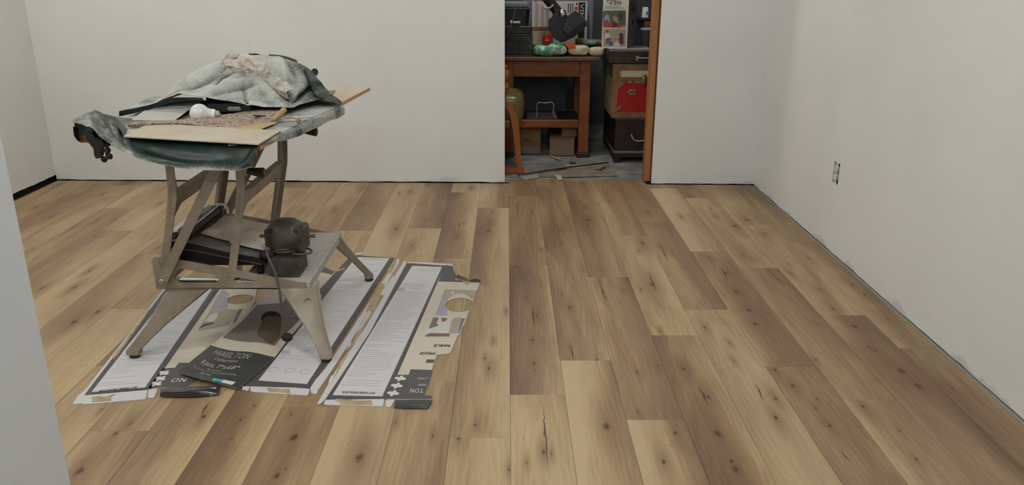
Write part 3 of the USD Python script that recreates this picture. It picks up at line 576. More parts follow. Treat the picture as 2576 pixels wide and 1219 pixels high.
# dark turned hem along the front of the heap, the dark flap on its right, far corners
strip([gy(300, 292, 2.985), gy(370, 277, 2.985), gy(440, 256, 2.985), gy(505, 252, 2.96)], [gy(300, 279, 2.98), gy(370, 265, 2.98), gy(442, 245, 2.98), gy(512, 246, 2.955)], 'turned_hem', .02)
strip([gy(765, 174, 3.26), gy(778, 205, 3.20), (gy(795, 240, 3.17)), gy(830, 252, 3.17), gy(858, 268, 3.19)], [gy(770, 170, 3.30), gy(797, 197, 3.28), gy(822, 226, 3.28), gy(842, 243, 3.26), gy(859, 255, 3.21)], 'side_flap', .04, .008, 4)
strip([gy(586, 146, 3.27), gy(610, 148, 3.27), gy(640, 150, 3.28), gy(672, 150, 3.29)], [gy(586, 138, 3.31), gy(606, 136, 3.31), gy(640, 135, 3.32), gy(662, 141, 3.33)], 'back_fold', .06, .004, 6, 30)
strip([gy(676, 141, 3.30), gy(710, 146, 3.32), gy(748, 160, 3.34)], [gy(676, 137, 3.33), gy(712, 141, 3.35), gy(746, 152, 3.37)], 'back_fold', .06, .003, 7, 30)
strip([gy(782, 180, 3.36), gy(790, 188, 3.36), gy(797, 192, 3.36)], [gy(786, 175, 3.38), gy(794, 173, 3.38), gy(800, 182, 3.38)], 'back_corner', .0, .004, 9, 14)
strip([gy(706, 275, 3.02), gy(760, 262, 3.10), gy(800, 251, 3.19), gy(838, 236, 3.26)], [gy(706, 268, 3.03), gy(760, 254, 3.12), gy(800, 243, 3.21), gy(836, 231, 3.28)], 'lower_roll', .45, .006, 12)

# ------------------------------------------------------------------ things on the tarp
def slab(px, z, t, m_, **kw): 
    p = [gz(u, v, z) for u, v in px]; return extr(Polygon([(q[0], q[1]) for q in p]), -t, [0, 0, z], [1, 0, 0], [0, 1, 0], [0, 0, 1])
PO = thing('plank_offcut', 'smooth pale tan plank offcut lying along the front edge of the tarp', 'plank offcut', gz(500, 340, .80))
part(PO, 'face', slab([(310, 342), (650, 361.5), (706, 328), (376, 309)], .8062, .004, 0), mat('tan_vinyl', lin(188, 180, 162), .5, col2=lin(180, 169, 149), nscale=7.))
part(PO, 'backing', slab([(310, 342.6), (650, 362.3), (706, 328.5), (376, 309.4)], .8020, .0025, 0), mat('dark_underlay', lin(50, 46, 42), .8))

rag = thing('rag', 'crumpled dirty white rag lying over the top of the tarp heap', 'rag', gy(640, 180, 3.1))
path = [(566, 152, 3.19), (592, 160, 3.16), (622, 170, 3.13), (650, 183, 3.12), (676, 200, 3.12), (700, 218, 3.10), (722, 230, 3.09), (730, 238, 3.08)]
wid = [.034, .046, .046, .044, .040, .032, .024, .014]
rr = []
for (u, v, y), w in zip(path, wid):
    c = gy(u, v, y); side = np.array([.45, -.25, .85]); side /= np.linalg.norm(side); up = np.array([-.15, -.75, .6]); up /= np.linalg.norm(up)
    rr.append([c + side * w * .9 * math.sin(a) * 1.0 + up * (.014 * math.cos(a) + .004) for a in np.linspace(-2.2, 2.2, 9)])
Rg = grid_from(rr, 60, 110); Rg = disp(Rg, .040, 13, 3); Rg = disp(Rg, .016, np.array([26, 26, 14]), 9, ridged=True)
part(rag, 'cloth', sheet(Rg, .002), mat('dusty_white_cloth', lin(198, 190, 180), .9, col2=lin(160, 146, 132), nscale=16., lo=.5, hi=.8), smooth=True)
rf = [[gy(u, v, y) for u, v, y in r] for r in ([(562, 150, 3.20), (585, 146, 3.21), (610, 150, 3.20), (632, 158, 3.18)], [(560, 158, 3.17), (580, 158, 3.15), (604, 164, 3.13), (628, 174, 3.12)], [(566, 162, 3.17), (584, 166, 3.14), (604, 172, 3.12), (625, 182, 3.11)])]
part(rag, 'corner', sheet(disp(disp(grid_from(rf, 50, 30), .016, 30, 5), .008, 60, 2, ridged=True), .002), MATS['dusty_white_cloth'], smooth=True)

pp_ = thing('grey_paper', 'plain grey sheet of paper lying between the bulb and the tarp hem', 'paper', gz(420, 280, .82))
pr_ = [[gz(330, 302, .808), gz(385, 304, .806), gz(438, 305, .806)], [gz(368, 276, .818), gz(420, 278, .818), gz(476, 276, .818)], [gz(402, 261, .826), gz(455, 257, .83), gz(514, 250, .838)]]
part(pp_, 'sheet', sheet(disp(grid_from(pr_, 30, 24), .004, 9, 2), .0012), mat('grey_paper', lin(178, 178, 174), .7), smooth=True)

M_pat = usdkit.material(stage, '/World/Looks/patterned_wallpaper', {'g': ('geometry', {}), 'v': ('voronoi_texture', {'scale': 95.}), 'n': ('noise_texture', {'scale': 60., 'detail': 4.}), 'r': ('rgb_ramp', {'ramp': [(0, lin(70, 50, 44)), (.40, lin(104, 86, 92)), (.5, lin(176, 160, 140)), (.60, lin(128, 106, 98)), (1, lin(190, 172, 150))]}), 'p': ('principled_bsdf', {'roughness': .7})},
                        [('g.position', 'v.vector'), ('g.position', 'n.vector'), ('n.fac', 'r.fac'), ('r.color', 'p.base_color')], surface='p.BSDF')
M_kraft = mat('tan_paper_edge', lin(176, 152, 112), .75)
WPp = thing('patterned_paper', 'folded brown patterned paper spread under the light bulb', 'paper', gz(600, 300, .80))
fr = [(321, 313), (380, 314), (460, 314), (530, 318), (577, 321), (620, 324), (654, 326), (690, 309), (712, 292)]
bk = [(327, 305), (385, 305), (470, 300), (545, 290), (596, 284), (640, 276), (665, 271), (695, 270), (714, 274)]
rws = [[gz(u, v, .8035) for u, v in fr], [gz((u + a) / 2, (v + b) / 2, .812) for (u, v), (a, b) in zip(fr, bk)], [gz(u, v, .814) for u, v in bk]]
Wg = grid_from(rws, 90, 20); Wg = disp(Wg, .008, 14, 3); Wg[..., 2] = np.maximum(Wg[..., 2], .8025)
part(WPp, 'printed_sheet', sheet(Wg, .0015), M_pat, smooth=True)
part(WPp, 'tan_border', sheet(disp(grid_from([[gz(588, 323, .806), gz(640, 313, .811), gz(699, 304, .811)], [gz(652, 327, .805), gz(672, 318, .807), gz(697, 308, .806)]], 30, 8), .003, 20, 2), .0015), M_kraft, smooth=True, label='plain tan paper border')
part(WPp, 'rolled_end', cat(tube([gz(688, 302, .812), gz(700, 290, .815), gz(714, 277, .818)], [.007, .009, .011], 12)), M_kraft, smooth=True)
part(WPp, 'lower_roll', tube([gz(322, 314, .808), gz(350, 312.5, .810), gz(382, 311, .810)], .0065, 12), M_pat, smooth=True)

BU = thing('light_bulb', 'frosted white light bulb lying on the patterned paper', 'light bulb', gy(503, 285, 2.86))
c = gy(502.5, 285.5, 2.86); ax = np.array([.90, .12, -.05]); ax /= np.linalg.norm(ax)
r0 = .0345
pf = [(r0 * math.sin(a), -r0 * math.cos(a)) for a in np.linspace(.02, 2.15, 24)] + [(.0215, .026), (.0185, .036), (.0180, .044)]
part(BU, 'globe', lathe(pf, c, ax, 40), mat('frosted_glass', (.64, .635, .62), .10, spec=.6), smooth=60)
part(BU, 'collar', lathe([(.0180, .044), (.0170, .052), (.0135, .0535)], c, ax, 32), mat('bulb_collar', (.78, .78, .76), .35), smooth=40)
part(BU, 'screw_base', lathe([(.0128, .0535)] + [(.0122 + .0012 * (i % 2), .0545 + i * .0022) for i in range(6)] + [(.006, .069), (.004, .071)], c, ax, 24), mat('nickel_cap', (.62, .60, .56), .25, metal=1.), smooth=30)
WC = thing('wire_clip', 'small bent metal clip lying just below the light bulb', 'clip', gz(510, 308, .816))
for i, (u0, u1) in enumerate(((505, 509), (518, 523))):
    part(WC, 'prong', tube([gz(u0, 305, .822), gz(u0 + 2, 308, .818), gz(u1, 311.5, .815)], .0016, 8), M_steel, smooth=True)
part(WC, 'bar', tube([gz(506, 306, .820), gz(513, 304.5, .822), gz(519, 303, .822)], .0016, 8), M_steel, smooth=True)

TC = thing('tool_case', 'black plastic tool case with grey latches half hidden under the heap', 'tool case', gz(580, 280, .80))
a0, a1, a2, a3 = gz(525, 291, .803), gz(632, 288, .803), gz(655, 262, .803), gz(520, 266, .803)
ci_ = Polygon([(a0[0], a0[1]), (a1[0], a1[1]), (a2[0], a2[1]), (a3[0], a3[1])]).buffer(-.006).buffer(.006)
part(TC, 'body', extr(ci_, .030, [0, 0, .8155], [1, 0, 0], [0, 1, 0], [0, 0, 1]), M_blk)
q = gy(588, 274, a0[1] + .005); part(TC, 'latch', rotz(bx(q[0] - .022, q[0] + .026, q[1] - .008, q[1] + .004, q[2] - .008, q[2] + .009, .005), 4, q), M_gray)
q = gy(552, 262, a0[1] + .05); part(TC, 'handle', bx(q[0] - .034, q[0] + .040, q[1] - .006, q[1] + .006, q[2] - .004, q[2] + .005, .003), M_gray)

KF = thing('pocket_tool', 'small dark folding pliers lying on the right of the patterned paper', 'pliers', gz(645, 295, .82))
part(KF, 'handle', cat(tube([gz(637, 290.5, .822), gz(650, 291, .823), gz(668, 291.5, .823)], [.002, .0032, .0022], 8), tube([gz(640, 296, .821), gz(655, 293, .823)], .0018, 8)), M_blk, smooth=True)
part(KF, 'blade', tube([gz(606, 298, .821), gz(620, 298, .821), gz(632, 301, .820)], [.0008, .0022, .0012], 6), M_steel, smooth=True)
ST = thing('metal_rule', 'bright straight metal rules lying near the right edge of the tarp', 'ruler', gz(755, 296, .80))
for (u0, v0), (u1, v1), w in (((702, 298), (789, 291.5), .006), ((700, 303), (780, 298.5), .006)):
    A_, B_ = gz(u0, v0, .8045), gz(u1, v1, .8045); d, n_, w_ = frame(B_ - A_)
    part(ST, 'rule', extr(sbox(0, -w, np.linalg.norm(B_ - A_), w), .0015, A_, d, n_ * np.array([1, 1, 0]), [0, 0, 1]), mat('bright_aluminium', (.82, .82, .80), .35, metal=.5))
TW = thing('twine', 'short loop of tan twine with a knot on the metal rules', 'twine', gz(735, 298, .806))
part(TW, 'cord', tube(spline([gz(698, 304, .808), gz(715, 298, .812), gz(728, 295.5, .812), (gz(738, 296, .811)), gz(745, 301, .809), gz(750, 307, .808)], 30), .0016, 8), mat('tan_twine', lin(156, 132, 98), .8), smooth=True)
kn_ = trimesh.creation.icosphere(2, .008); kn_.vertices *= [1, .8, 1.3]; kn_.apply_translation(gz(751, 303, .811)); part(TW, 'knot', kn_, mat('pinkish_twine', lin(160, 124, 104), .8), smooth=True)

# ------------------------------------------------------------------ wooden bar and clamp at the left end of the tarp
M_dk = mat('dark_iron', lin(42, 34, 32), .5)
c0, c1 = gy(197, 352, 2.60), gy(240, 350, 2.60)
single('wood_bar', bx(c0[0], c1[0] + .22, 2.60, 2.655, c0[2] - .009, c0[2] + .014, .003), mat('dark_orange_wood', lin(122, 84, 52), .6), 'brown wooden bar under the left hump of the tarp, held by the clamp', 'wood bar')
CL = thing('clamp', 'dark iron clamp hanging below the left end of the tarp', 'clamp', gy(255, 375, 2.585))
cp = [(222, 330), (238, 330), (247, 343), (262, 348), (270, 358), (268, 368), (262, 372), (262, 388), (257, 395), (249, 394), (245, 386), (243, 370), (233, 358), (224, 345)]
cw = [gy(u, v, 2.575) for u, v in cp]
part(CL, 'body', extr(Polygon([(q[0], q[2]) for q in cw]).buffer(-.002).buffer(.002), .022, [0, 2.575, 0], [1, 0, 0], [0, 0, 1], [0, -1, 0]), M_dk)
sc_ = gy(271, 378, 2.564); part(CL, 'screw', cat(cyl(gy(270, 362, 2.564), gy(269, 392, 2.564), .0045, n=14), bx(sc_[0] - .009, sc_[0] + .007, 2.556, 2.572, sc_[2] - .008, sc_[2] + .008, .003)), M_dk)
wg = gy(269, 396, 2.564); part(CL, 'thumb_grip', cat(*[trimesh.Trimesh(*arr(lathe([(0.0001, -.006), (.008, -.005), (.0105, 0), (.008, .005), (.0001, .006)], wg + np.array([dx, 0, dz]), [0, 1, 0], 18))) for dx, dz in ((-.010, -.006), (.009, .004))], cyl(wg + np.array([-.01, 0, -.006]), wg + np.array([.009, 0, .004]), .006)), M_dk, smooth=True)
# ------------------------------------------------------------------ things standing on the step deck
DZ = .2748
MC = thing('office_machine', 'black and grey office machine with a roller, lying under the workbench on its step', 'office machine', (-1.02, 2.92, DZ))
ys = (2.705, 3.06)
side = Polygon([(-1.19, .316), (-1.20, .326), (-1.212, .372), (-1.205, .395), (-1.17, .402), (-1.10, .392), (-1.00, .364), (-.90, .345), (-.875, .337), (-.853, .324), (-.85, .318), (-.86, .316)])
part(MC, 'base', extr(side.buffer(-.006).buffer(.006), -(ys[1] - ys[0]), [0, ys[0], 0], [1, 0, 0], [0, 0, 1], [0, -1, 0]), M_blk)
tp = [(-1.205, .3965), (-1.17, .4035), (-1.10, .3935), (-1.00, .3655), (-.90, .3465), (-.878, .3385)]
topg = np.array([[[x, y, z + .001] for x, z in tp] for y in np.linspace(ys[0] + .008, ys[1] - .004, 4)])
for yy in (ys[0] + .03, ys[1] - .05): part(MC, 'foot', cyl((-.885, yy, DZ + .0003), (-.885, yy, .3159), .012, n=14), M_rub)
part(MC, 'top_panel', sheet(topg, -.006), M_gray, smooth=30)
rod = np.array([-1.165, 0, .432])
part(MC, 'roller', cyl([-1.135, ys[0] + .03, .418], [-1.135, ys[1] - .02, .418], .020, n=24, bev=.003), M_blk, smooth=40)
part(MC, 'roller_cover', extr(Polygon([(-1.205, .402), (-1.20, .425), (-1.185, .437), (-1.16, .441), (-1.158, .434), (-1.183, .428), (-1.193, .418), (-1.197, .402)]), -(ys[1] - ys[0] - .03), [0, ys[0] + .02, 0], [1, 0, 0], [0, 0, 1], [0, -1, 0]), mat('pale_grey_plastic', lin(222, 220, 212), .5))
for k, (x, z) in enumerate(((-1.148, .4405), (-1.122, .4385))):
    part(MC, 'paper_bar', cyl([x, ys[0] + .03, z], [x, ys[1] - .02, z], .0035, n=10), M_steel)
part(MC, 'end_knob', cyl([-1.135, ys[1] - .018, .418], [-1.135, ys[1] + .012, .418], .022, n=20, bev=.004), M_blk, smooth=40)
part(MC, 'lever', tube(spline([(-1.14, ys[1] - .02, .44), (-1.10, ys[1] - .01, .437), (-1.085, ys[1] - .03, .41)], 12), .005, 8), MATS['pale_grey_plastic'], smooth=True)
part(MC, 'trim_line', extr(Polygon([(-1.208, .374), (-1.17, .381), (-1.10, .371), (-.87, .320), (-.87, .3175), (-1.10, .3685), (-1.17, .3785), (-1.208, .3715)]), .002, [0, ys[0] - .0015, 0], [1, 0, 0], [0, 0, 1], [0, 1, 0]), M_gray)
zt = lambda x: float(np.interp(x, [q[0] for q in tp], [q[1] for q in tp]))
def paper_on(name, label, px, dz, m, seed):
    t = thing(name, label, 'paper', (-.98, 2.95, .36)); g = grid_from([[np.array([x, y, zt(x) + .004 + dz]) for x, y in r] for r in px], 24, 24)
    g[..., 2] += (meshkit.fbm(g * 9, 3, seed)) * .006; part(t, 'sheet', sheet(g, .001), m, smooth=True)
paper_on('brown_paper', 'brown paper sheet lying on the sloping top of the office machine', [[(-1.11, 2.80), (-.95, 2.78), (-.90, 2.775)], [(-1.10, 2.93), (-.93, 2.92), (-.84, 2.91)], [(-1.10, 3.04), (-.90, 3.05), (-.82, 3.05)]], .002, mat('brown_paper', lin(212, 198, 180), .75, col2=lin(190, 172, 154), nscale=9.), 1)
paper_on('white_paper', 'creased off-white paper beside the motor on the office machine', [[(-1.00, 2.77), (-.90, 2.755), (-.845, 2.745)], [(-.985, 2.85), (-.90, 2.86), (-.84, 2.87)], [(-.97, 2.92), (-.89, 2.94), (-.83, 2.95)]], .007, mat('offwhite_paper', lin(214, 206, 190), .7), 2)

MO = thing('electric_motor', 'dark dusty electric motor on a boxy base at the right end of the step', 'electric motor', (-.785, 2.80, DZ))
M_mot = mat('dusty_motor_enamel', lin(56, 54, 49), .5, col2=lin(92, 88, 79), nscale=22., lo=.42, hi=.75)
b0, b1 = np.array([-.843, 2.690, 0]), np.array([-.735, 2.815, 0])
rb = lambda z, k: [(b0[0] - k, b0[1] - k, z), (b1[0] + k, b0[1] - k, z), (b1[0] + k, b1[1] + k, z), (b0[0] - k, b1[1] + k, z)]
part(MO, 'base', loft([rb(DZ + .0006, 0), rb(DZ + .066, -.002), rb(DZ + .0695, -.007)]), M_mot)
mc = np.array([-.790, 2.775, .402]); rm = .063
pf = [(.018, -.072), (.030, -.070), (.038, -.065), (.050, -.054), (.057, -.044), (.0615, -.034), (rm - .001, -.0285), (rm + .0015, -.027), (rm + .0015, .027), (rm - .001, .0285), (.0615, .034), (.057, .044), (.050, .054), (.038, .065), (.030, .070), (.018, .072)]
part(MO, 'housing', lathe(pf, mc, [1, -.02, 0], 48), M_mot, smooth=38)
for s in (-1, 1):
    for a in (35, 150): 
        ca, sa = math.cos(math.radians(a)), math.sin(math.radians(a))
        part(MO, 'vent', cyl(mc + [s * .042, -.052 * ca, .054 * sa], mc + [s * .045, -.058 * ca, .060 * sa], .009, n=14), M_rub)
part(MO, 'switch_box', bx(mc[0] + .044, mc[0] + .070, mc[1] - .045, mc[1] + .045, mc[2] - .050, mc[2] + .040, .006), M_mot)
part(MO, 'bearing_cap', bx(mc[0] - .074, mc[0] - .054, mc[1] - .032, mc[1] + .032, mc[2] - .034, mc[2] + .034, .007), M_mot)
part(MO, 'shaft', cyl(mc - [.098, 0, 0], mc + [.100, 0, 0], .006, n=18, bev=.001), mat('rusty_steel', lin(104, 92, 78), .45, metal=.5), smooth=40)
part(MO, 'neck', loft([ring_box([mc[0], mc[1], z], hx, hy) for z, hx, hy in ((DZ + .068, .040, .046), (DZ + .085, .036, .040), (.365, .046, .044))]), M_mot)
part(MO, 'name_plate', bx(mc[0] - .022, mc[0] + .022, mc[1] - .016, mc[1] + .016, mc[2] + .0630, mc[2] + .0648), M_mot)
coil = [(mc[0] + .054 * math.cos(a) - .004, mc[1] + .052 * math.sin(a) - .004, DZ + .0765 + .0016 * a) for a in np.linspace(-.4, 11.8, 90)]
part(MO, 'cord_coil', tube(coil, .0048, 8), mat('grey_cord', lin(84, 80, 74), .6), smooth=True)
part(MO, 'loose_end', tube(spline([(mc[0] + .03, mc[1] - .052, DZ + .078), (mc[0] + .07, mc[1] - .045, DZ + .074), (mc[0] + .085, mc[1] - .01, DZ + .071), (mc[0] + .06, mc[1] + .02, DZ + .074)], 20), .0042, 8), MATS['grey_cord'], smooth=True)
CO = thing('power_cord', 'grey brown power cord with round plug hanging from the motor over the step edge', 'power cord', gy(700, 720, 2.62))
cp = [gy(671, 628, 2.685), gy(676, 650, 2.66), gy(688, 674, 2.645), gy(698, 705, 2.632), gy(705, 745, 2.626), gy(709, 785, 2.622), gy(712, 810, 2.620), gy(719, 838, 2.618)]
part(CO, 'wire', tube(spline(cp, 40), .0044, 10), mat('brown_grey_cord', lin(92, 80, 72), .6), smooth=True)
pc = gy(722, 845, 2.617); pg = trimesh.creation.icosphere(3, .019); pg.vertices *= [1.05, .8, .85]; pg.apply_translation(pc + [0, 0, -.004]); part(CO, 'plug', pg, M_rub, smooth=True)
gr = trimesh.creation.icosphere(3, .022); gr.vertices *= [1.2, .8, .8]; gr.apply_translation(gy(671, 640, 2.715)); part(CO, 'inline_plug', gr, M_rub, smooth=True)

# ------------------------------------------------------------------ flattened cartons on the floor
W_, DKG, CRM, KRF = mat('carton_white', lin(208, 208, 211), .55), mat('carton_charcoal', lin(84, 84, 84), .45), mat('carton_cream', lin(206, 199, 182), .55), mat('torn_kraft_board', lin(188, 168, 138), .85, col2=lin(170, 148, 116), nscale=18.)
DKL = mat('carton_charcoal_label', lin(66, 67, 66), .40); WPR = mat('white_print', lin(214, 214, 214), .5); GPR = mat('grey_print', lin(178, 178, 181), .6); NPR = mat('name_print', lin(172, 170, 166), .5); BPR = mat('dark_print', lin(62, 60, 58), .6)
PH = {k: mat('photo_' + k, lin(*c), .45) for k, c in dict(lav=(164, 162, 176), beige=(168, 158, 142), taupe=(120, 110, 102), white=(206, 204, 200), dark=(74, 68, 64), brown=(120, 98, 78), mauve=(124, 114, 118), teal=(60, 170, 170), green=(86, 104, 84), skin=(176, 142, 120), red=(190, 66, 58), blue=(58, 82, 160), maroon=(112, 62, 60)).items()}
def flat(px, z, t=.0006, hf=None, cut=None):    # a thin printed or board layer whose outline lies on the floor plane
    P2 = Polygon([tuple(gz(u, v, z)[:2]) for u, v in px]).buffer(0)
    for c in cut or []: P2 = P2.difference(c)
    return extr(P2, -t, [0, 0, z], [1, 0, 0], [0, 1, 0], [0, 0, 1])
def fcirc(u, v, ru, z): 
    c = gz(u, v, z); return Point(c[0], c[1]).buffer(abs(gz(u + ru, v, z)[0] - c[0]), 24)
def quad_uv(px):                                # maps (s along bottom, t away) of a panel to pixels through its floor corners
    bl, br, tr, tl = [gz(*p) for p in px]
    return lambda s, t: (bl + (br - bl) * s) * (1 - t) + (tl + (tr - tl) * s) * t
def lettering(text, at, X, Y, h, z, m, bold=False, depth=.0003, fit=None):
    t = meshkit.text_mesh(text, h, depth, bold); v = np.array(t.vertices); L = v[:, 0].max()
    k = fit / L if fit else 1
    X = np.asarray(X, float); Y = np.asarray(Y, float); X = X / np.linalg.norm(X); Y = Y / np.linalg.norm(Y)
    N = np.cross(X, Y); w = np.asarray(at, float) + v[:, :1] * X * k + v[:, 1:2] * Y + v[:, 2:3] * N
    return tm(w, t.faces)
def fine_print(Q, s0, s1, t0, t1, n, z, seed):  # paragraphs of small print: broken thin bars
    r = random.Random(seed); ms = []
    i = 0
    while i < n:
        t = t0 + (t1 - t0) * i / n; gap = r.random() < .13
        if not gap:
            a = s0 + (.05 if r.random() < .3 else 0); b = s1 - (r.random() ** 2) * .5
            while a < b:
                w = min(b - a, r.uniform(.02, .09)); c = [Q(a, t), Q(a + w, t), Q(a + w, t + .0030), Q(a, t + .0030)]
                ms.append(extr(Polygon([q[:2] for q in c]), -.00025, [0, 0, z], [1, 0, 0], [0, 1, 0], [0, 0, 1])); a += w + .012
        i += 1
    return cat(*ms)
def bars(Q, x0, x1, y0, y1, z, seed, n=14):
    r = random.Random(seed); ms = []; x = x0
    while x < x1:
        w = (x1 - x0) / n * r.uniform(.3, .9); c = [Q(x, y0), Q(x + w, y0), Q(x + w, y1), Q(x, y1)]; ms.append(extr(Polygon([q[:2] for q in c]), -.0003, [0, 0, z], [1, 0, 0], [0, 1, 0], [0, 0, 1])); x += w + (x1 - x0) / n * r.uniform(.3, .8)
    return cat(*ms)
def flower(c, r, ang):                          # four round petals with pointed tips
    ms = [Point(r * .62 * math.cos(a), r * .62 * math.sin(a)).buffer(r * .50, 12) for a in (0, math.pi)] + [affinity.scale(Point(0, s * r * .62).buffer(r * .40, 12), .8, 1.25) for s in (-1, 1)] + [Point(0, 0).buffer(r * .5, 10)]
    return affinity.rotate(unary_union(ms), ang, origin=(0, 0))
M_tear = KRF
za, zb, zc = .0032, .0038, .0043
CA = thing('flattened_carton', 'flattened white and charcoal plank carton lying under the workbench legs', 'carton', gz(500, 900))
# left panel
part(CA, 'side_flap', flat([(183, 1014), (196, 994), (214, 980), (420, 716), (436, 716), (227, 985), (212, 996), (205, 1014), (186, 1016)], za - .0008, .0022), W_)
part(CA, 'torn_patch', flat([(282, 897), (318, 852), (352, 806), (372, 779), (377, 777), (352, 815), (326, 851), (300, 886), (286, 903)], zb, .0008), KRF)
Lp = [(212, 993), (371, 976), (560, 700), (446, 695)]
part(CA, 'left_panel', flat([(212, 993), (372, 977), (566, 700), (440, 695)], za, .0028), DKG)
Lw = [(230, 985.5), (365, 973.5), (552, 700), (456, 697)]
part(CA, 'instruction_sheet', flat(Lw, zb), W_)
Q = quad_uv(Lw); part(CA, 'small_print', fine_print(Q, .08, .92, .03, .92, 54, zc - .0001, 3), GPR, kind='stuff')
a, b = gz(365 - 18, 971, zc), gz(252, 981, zc); part(CA, 'heading', lettering('DO IT YOURSELF INSTALLATION', a, b - a, [0, -1, 0], .012, zc - .0001, BPR, True, fit=np.linalg.norm(b - a)), BPR)
part(CA, 'end_flap', flat([(208, 994), (371, 979.5), (368, 1000), (364, 1003), (211, 1016), (206, 1014)], za - .0006, .0024), W_)
part(CA, 'torn_patch', flat([(231, 998), (250, 995), (262, 997), (272, 995), (281, 991), (291, 990), (280, 997), (279, 1006), (262, 1008), (248, 1009), (231, 1010)], zb, .0008), KRF)
part(CA, 'corner_flap', flat([(373, 980), (397, 976), (389, 998), (386, 1000), (372, 999)], za, .0028), W_)
# cream and charcoal middle, lying flat under the bent panel
part(CA, 'middle_panel', flat([(372, 977), (562, 704), (650, 704), (640, 760), (560, 880), (500, 950), (470, 972), (399, 974)], za, .0028, cut=[fcirc(605, 752, 33, za)]), CRM)
part(CA, 'charcoal_band', flat([(372, 976.5), (410, 926), (440, 924), (450, 912), (520, 912), (500, 950), (470, 971.5), (399, 973.5)], zb), DKG)
part(CA, 'fold_line', flat([(372, 976), (566, 700), (571, 700), (379, 976)], zb, .0007), DKG)
part(CA, 'photo_print', flat([(553, 738), (560, 726), (575, 737), (572, 768), (570, 774), (528, 781), (545, 748)], zb), PH['lav'])
part(CA, 'photo_print', flat([(528, 782), (575, 776), (600, 780), (575, 816), (500, 832), (498, 829)], zb), PH['beige'])
part(CA, 'photo_print', flat([(530, 790), (549, 785), (545, 800), (536, 808), (515, 808)], zb + .0003), PH['white'])
part(CA, 'photo_print', flat([(500, 826), (512, 814), (540, 810), (536, 814), (520, 818)], zb + .0003), PH['dark'])
part(CA, 'photo_print', flat([(600, 778), (610, 776), (594, 806), (585, 812)], zb + .0003), PH['mauve'])
fl = []
for u, v in ((413, 937), (404, 951), (394, 964)):
    c = gz(u, v, zc); fl.append(extr(flower(c, .017, -30), -.0005, [c[0], c[1], zc], [1, 0, 0], [0, 1, 0], [0, 0, 1]))
for m_ in fl: part(CA, 'flower_mark', m_, WPR)
a = gz(474, 950, zc); part(CA, 'lettering', lettering('NO', a, [-1, -.06, 0], [0, -1, 0], .026, zc, WPR, fit=.05), WPR)
# glossy strip of the end flap with a bar code
gp = [[gz(400, 976, .006), gz(470, 972, .016), gz(552, 969, .004)], [gz(404, 985, .020), gz(470, 982, .026), gz(552, 979, .010)], [gz(401, 997, .004), gz(470, 998, .005), gz(550, 992, .004)]]
part(CA, 'glossy_flap', sheet(grid_from(gp, 30, 14), .001), mat('glossy_charcoal', lin(58, 58, 58), .18, spec=.6), smooth=True)
Qf = lambda s, t: gz(516 + 26 * s - 2 * t, 989 - 14 * t, .0125)
lb = grid_from([[gz(515, 990, .0088), gz(541, 988.5, .0085)], [gz(517.5, 975.5, .0165), gz(543, 974, .0140)]], 4, 6)
part(CA, 'barcode_label', sheet(lb, .0005), WPR)
for k in range(9):
    s = .14 + .085 * k; l = lambda q: lb[0, 0] * (1 - s - q) + lb[0, -1] * (s + q); h = lambda q: lb[-1, 0] * (1 - s - q) + lb[-1, -1] * (s + q)
    up = np.array([0, -.0007, .0007]); A_, B_, C_, D_ = l(0), l(.03 + .02 * (k % 3)), h(.03 + .02 * (k % 3)), h(0)
    g2 = np.array([[A_ * .85 + D_ * .15 + up, B_ * .85 + C_ * .15 + up], [A_ * .25 + D_ * .75 + up, B_ * .25 + C_ * .75 + up]]); part(CA, 'bar', sheet(g2), BPR)
# bent printed panel with the name, arched over the middle
def bent(px, nu=40, nv=30): return grid_from([[gz(*p) for p in r] for r in px], nu, nv)
BPX = [[(449, 936, .012), (525, 957, .020), (600, 976, .010)], [(490, 901, .020), (573, 928, .030), (650, 934, .010)], [(532, 867, .026), (610, 882, .034), (692, 897, .008)],
       [(565, 838, .032), (652, 850, .036), (718, 862, .006)], [(600, 806, .040), (690, 810, .044), (765, 806, .006)], [(650, 758, .048), (712, 752, .052), (800, 766, .005)], [(705, 722, .030), (742, 726, .032), (808, 742, .004)]]
bp = bent(BPX, 60, 90)
part(CA, 'bent_panel', dn_sheet(bp, .0018), CRM, smooth=True)
zq = np.linspace(0, 1, 90); off = lambda g, d: g + np.array([0, -d * .4, d])
def on_bent(v0, v1, u0, u1, d): return off(bp[int(v0 * 89):int(v1 * 89) + 1, int(u0 * 59):int(u1 * 59) + 1], d)
part(CA, 'name_panel', sheet(on_bent(0, .335, 0, 1, .0009), .0005), DKL, smooth=True)
part(CA, 'photo_print', sheet(on_bent(.46, .98, .06, .90, .0009), .0005), PH['taupe'], smooth=True)
part(CA, 'photo_print', sheet(on_bent(.80, .98, .06, .45, .0015), .0005), PH['white'], smooth=True)
part(CA, 'photo_print', sheet(on_bent(.70, .80, .06, .86, .0015), .0005), PH['mauve'], smooth=True)
part(CA, 'photo_print', sheet(on_bent(.55, .70, .10, .42, .0015), .0005), PH['taupe'], smooth=True)
def bpt(s, t): 
    x, y = np.clip(t, 0, 1) * 89, np.clip(s, 0, 1) * 59; i, j = min(int(x), 88), min(int(y), 58); a, b = x - i, y - j
    return bp[i, j] * (1 - a) * (1 - b) + bp[i + 1, j] * a * (1 - b) + bp[i, j + 1] * (1 - a) * b + bp[i + 1, j + 1] * a * b
from scipy.interpolate import LinearNDInterpolator
_q = (bp - EYEP) @ R.T; BI = LinearNDInterpolator(np.stack([CX + FPX * _q[..., 0] / _q[..., 2], CY + FPX * _q[..., 1] / _q[..., 2]], -1).reshape(-1, 2), bp.reshape(-1, 3))
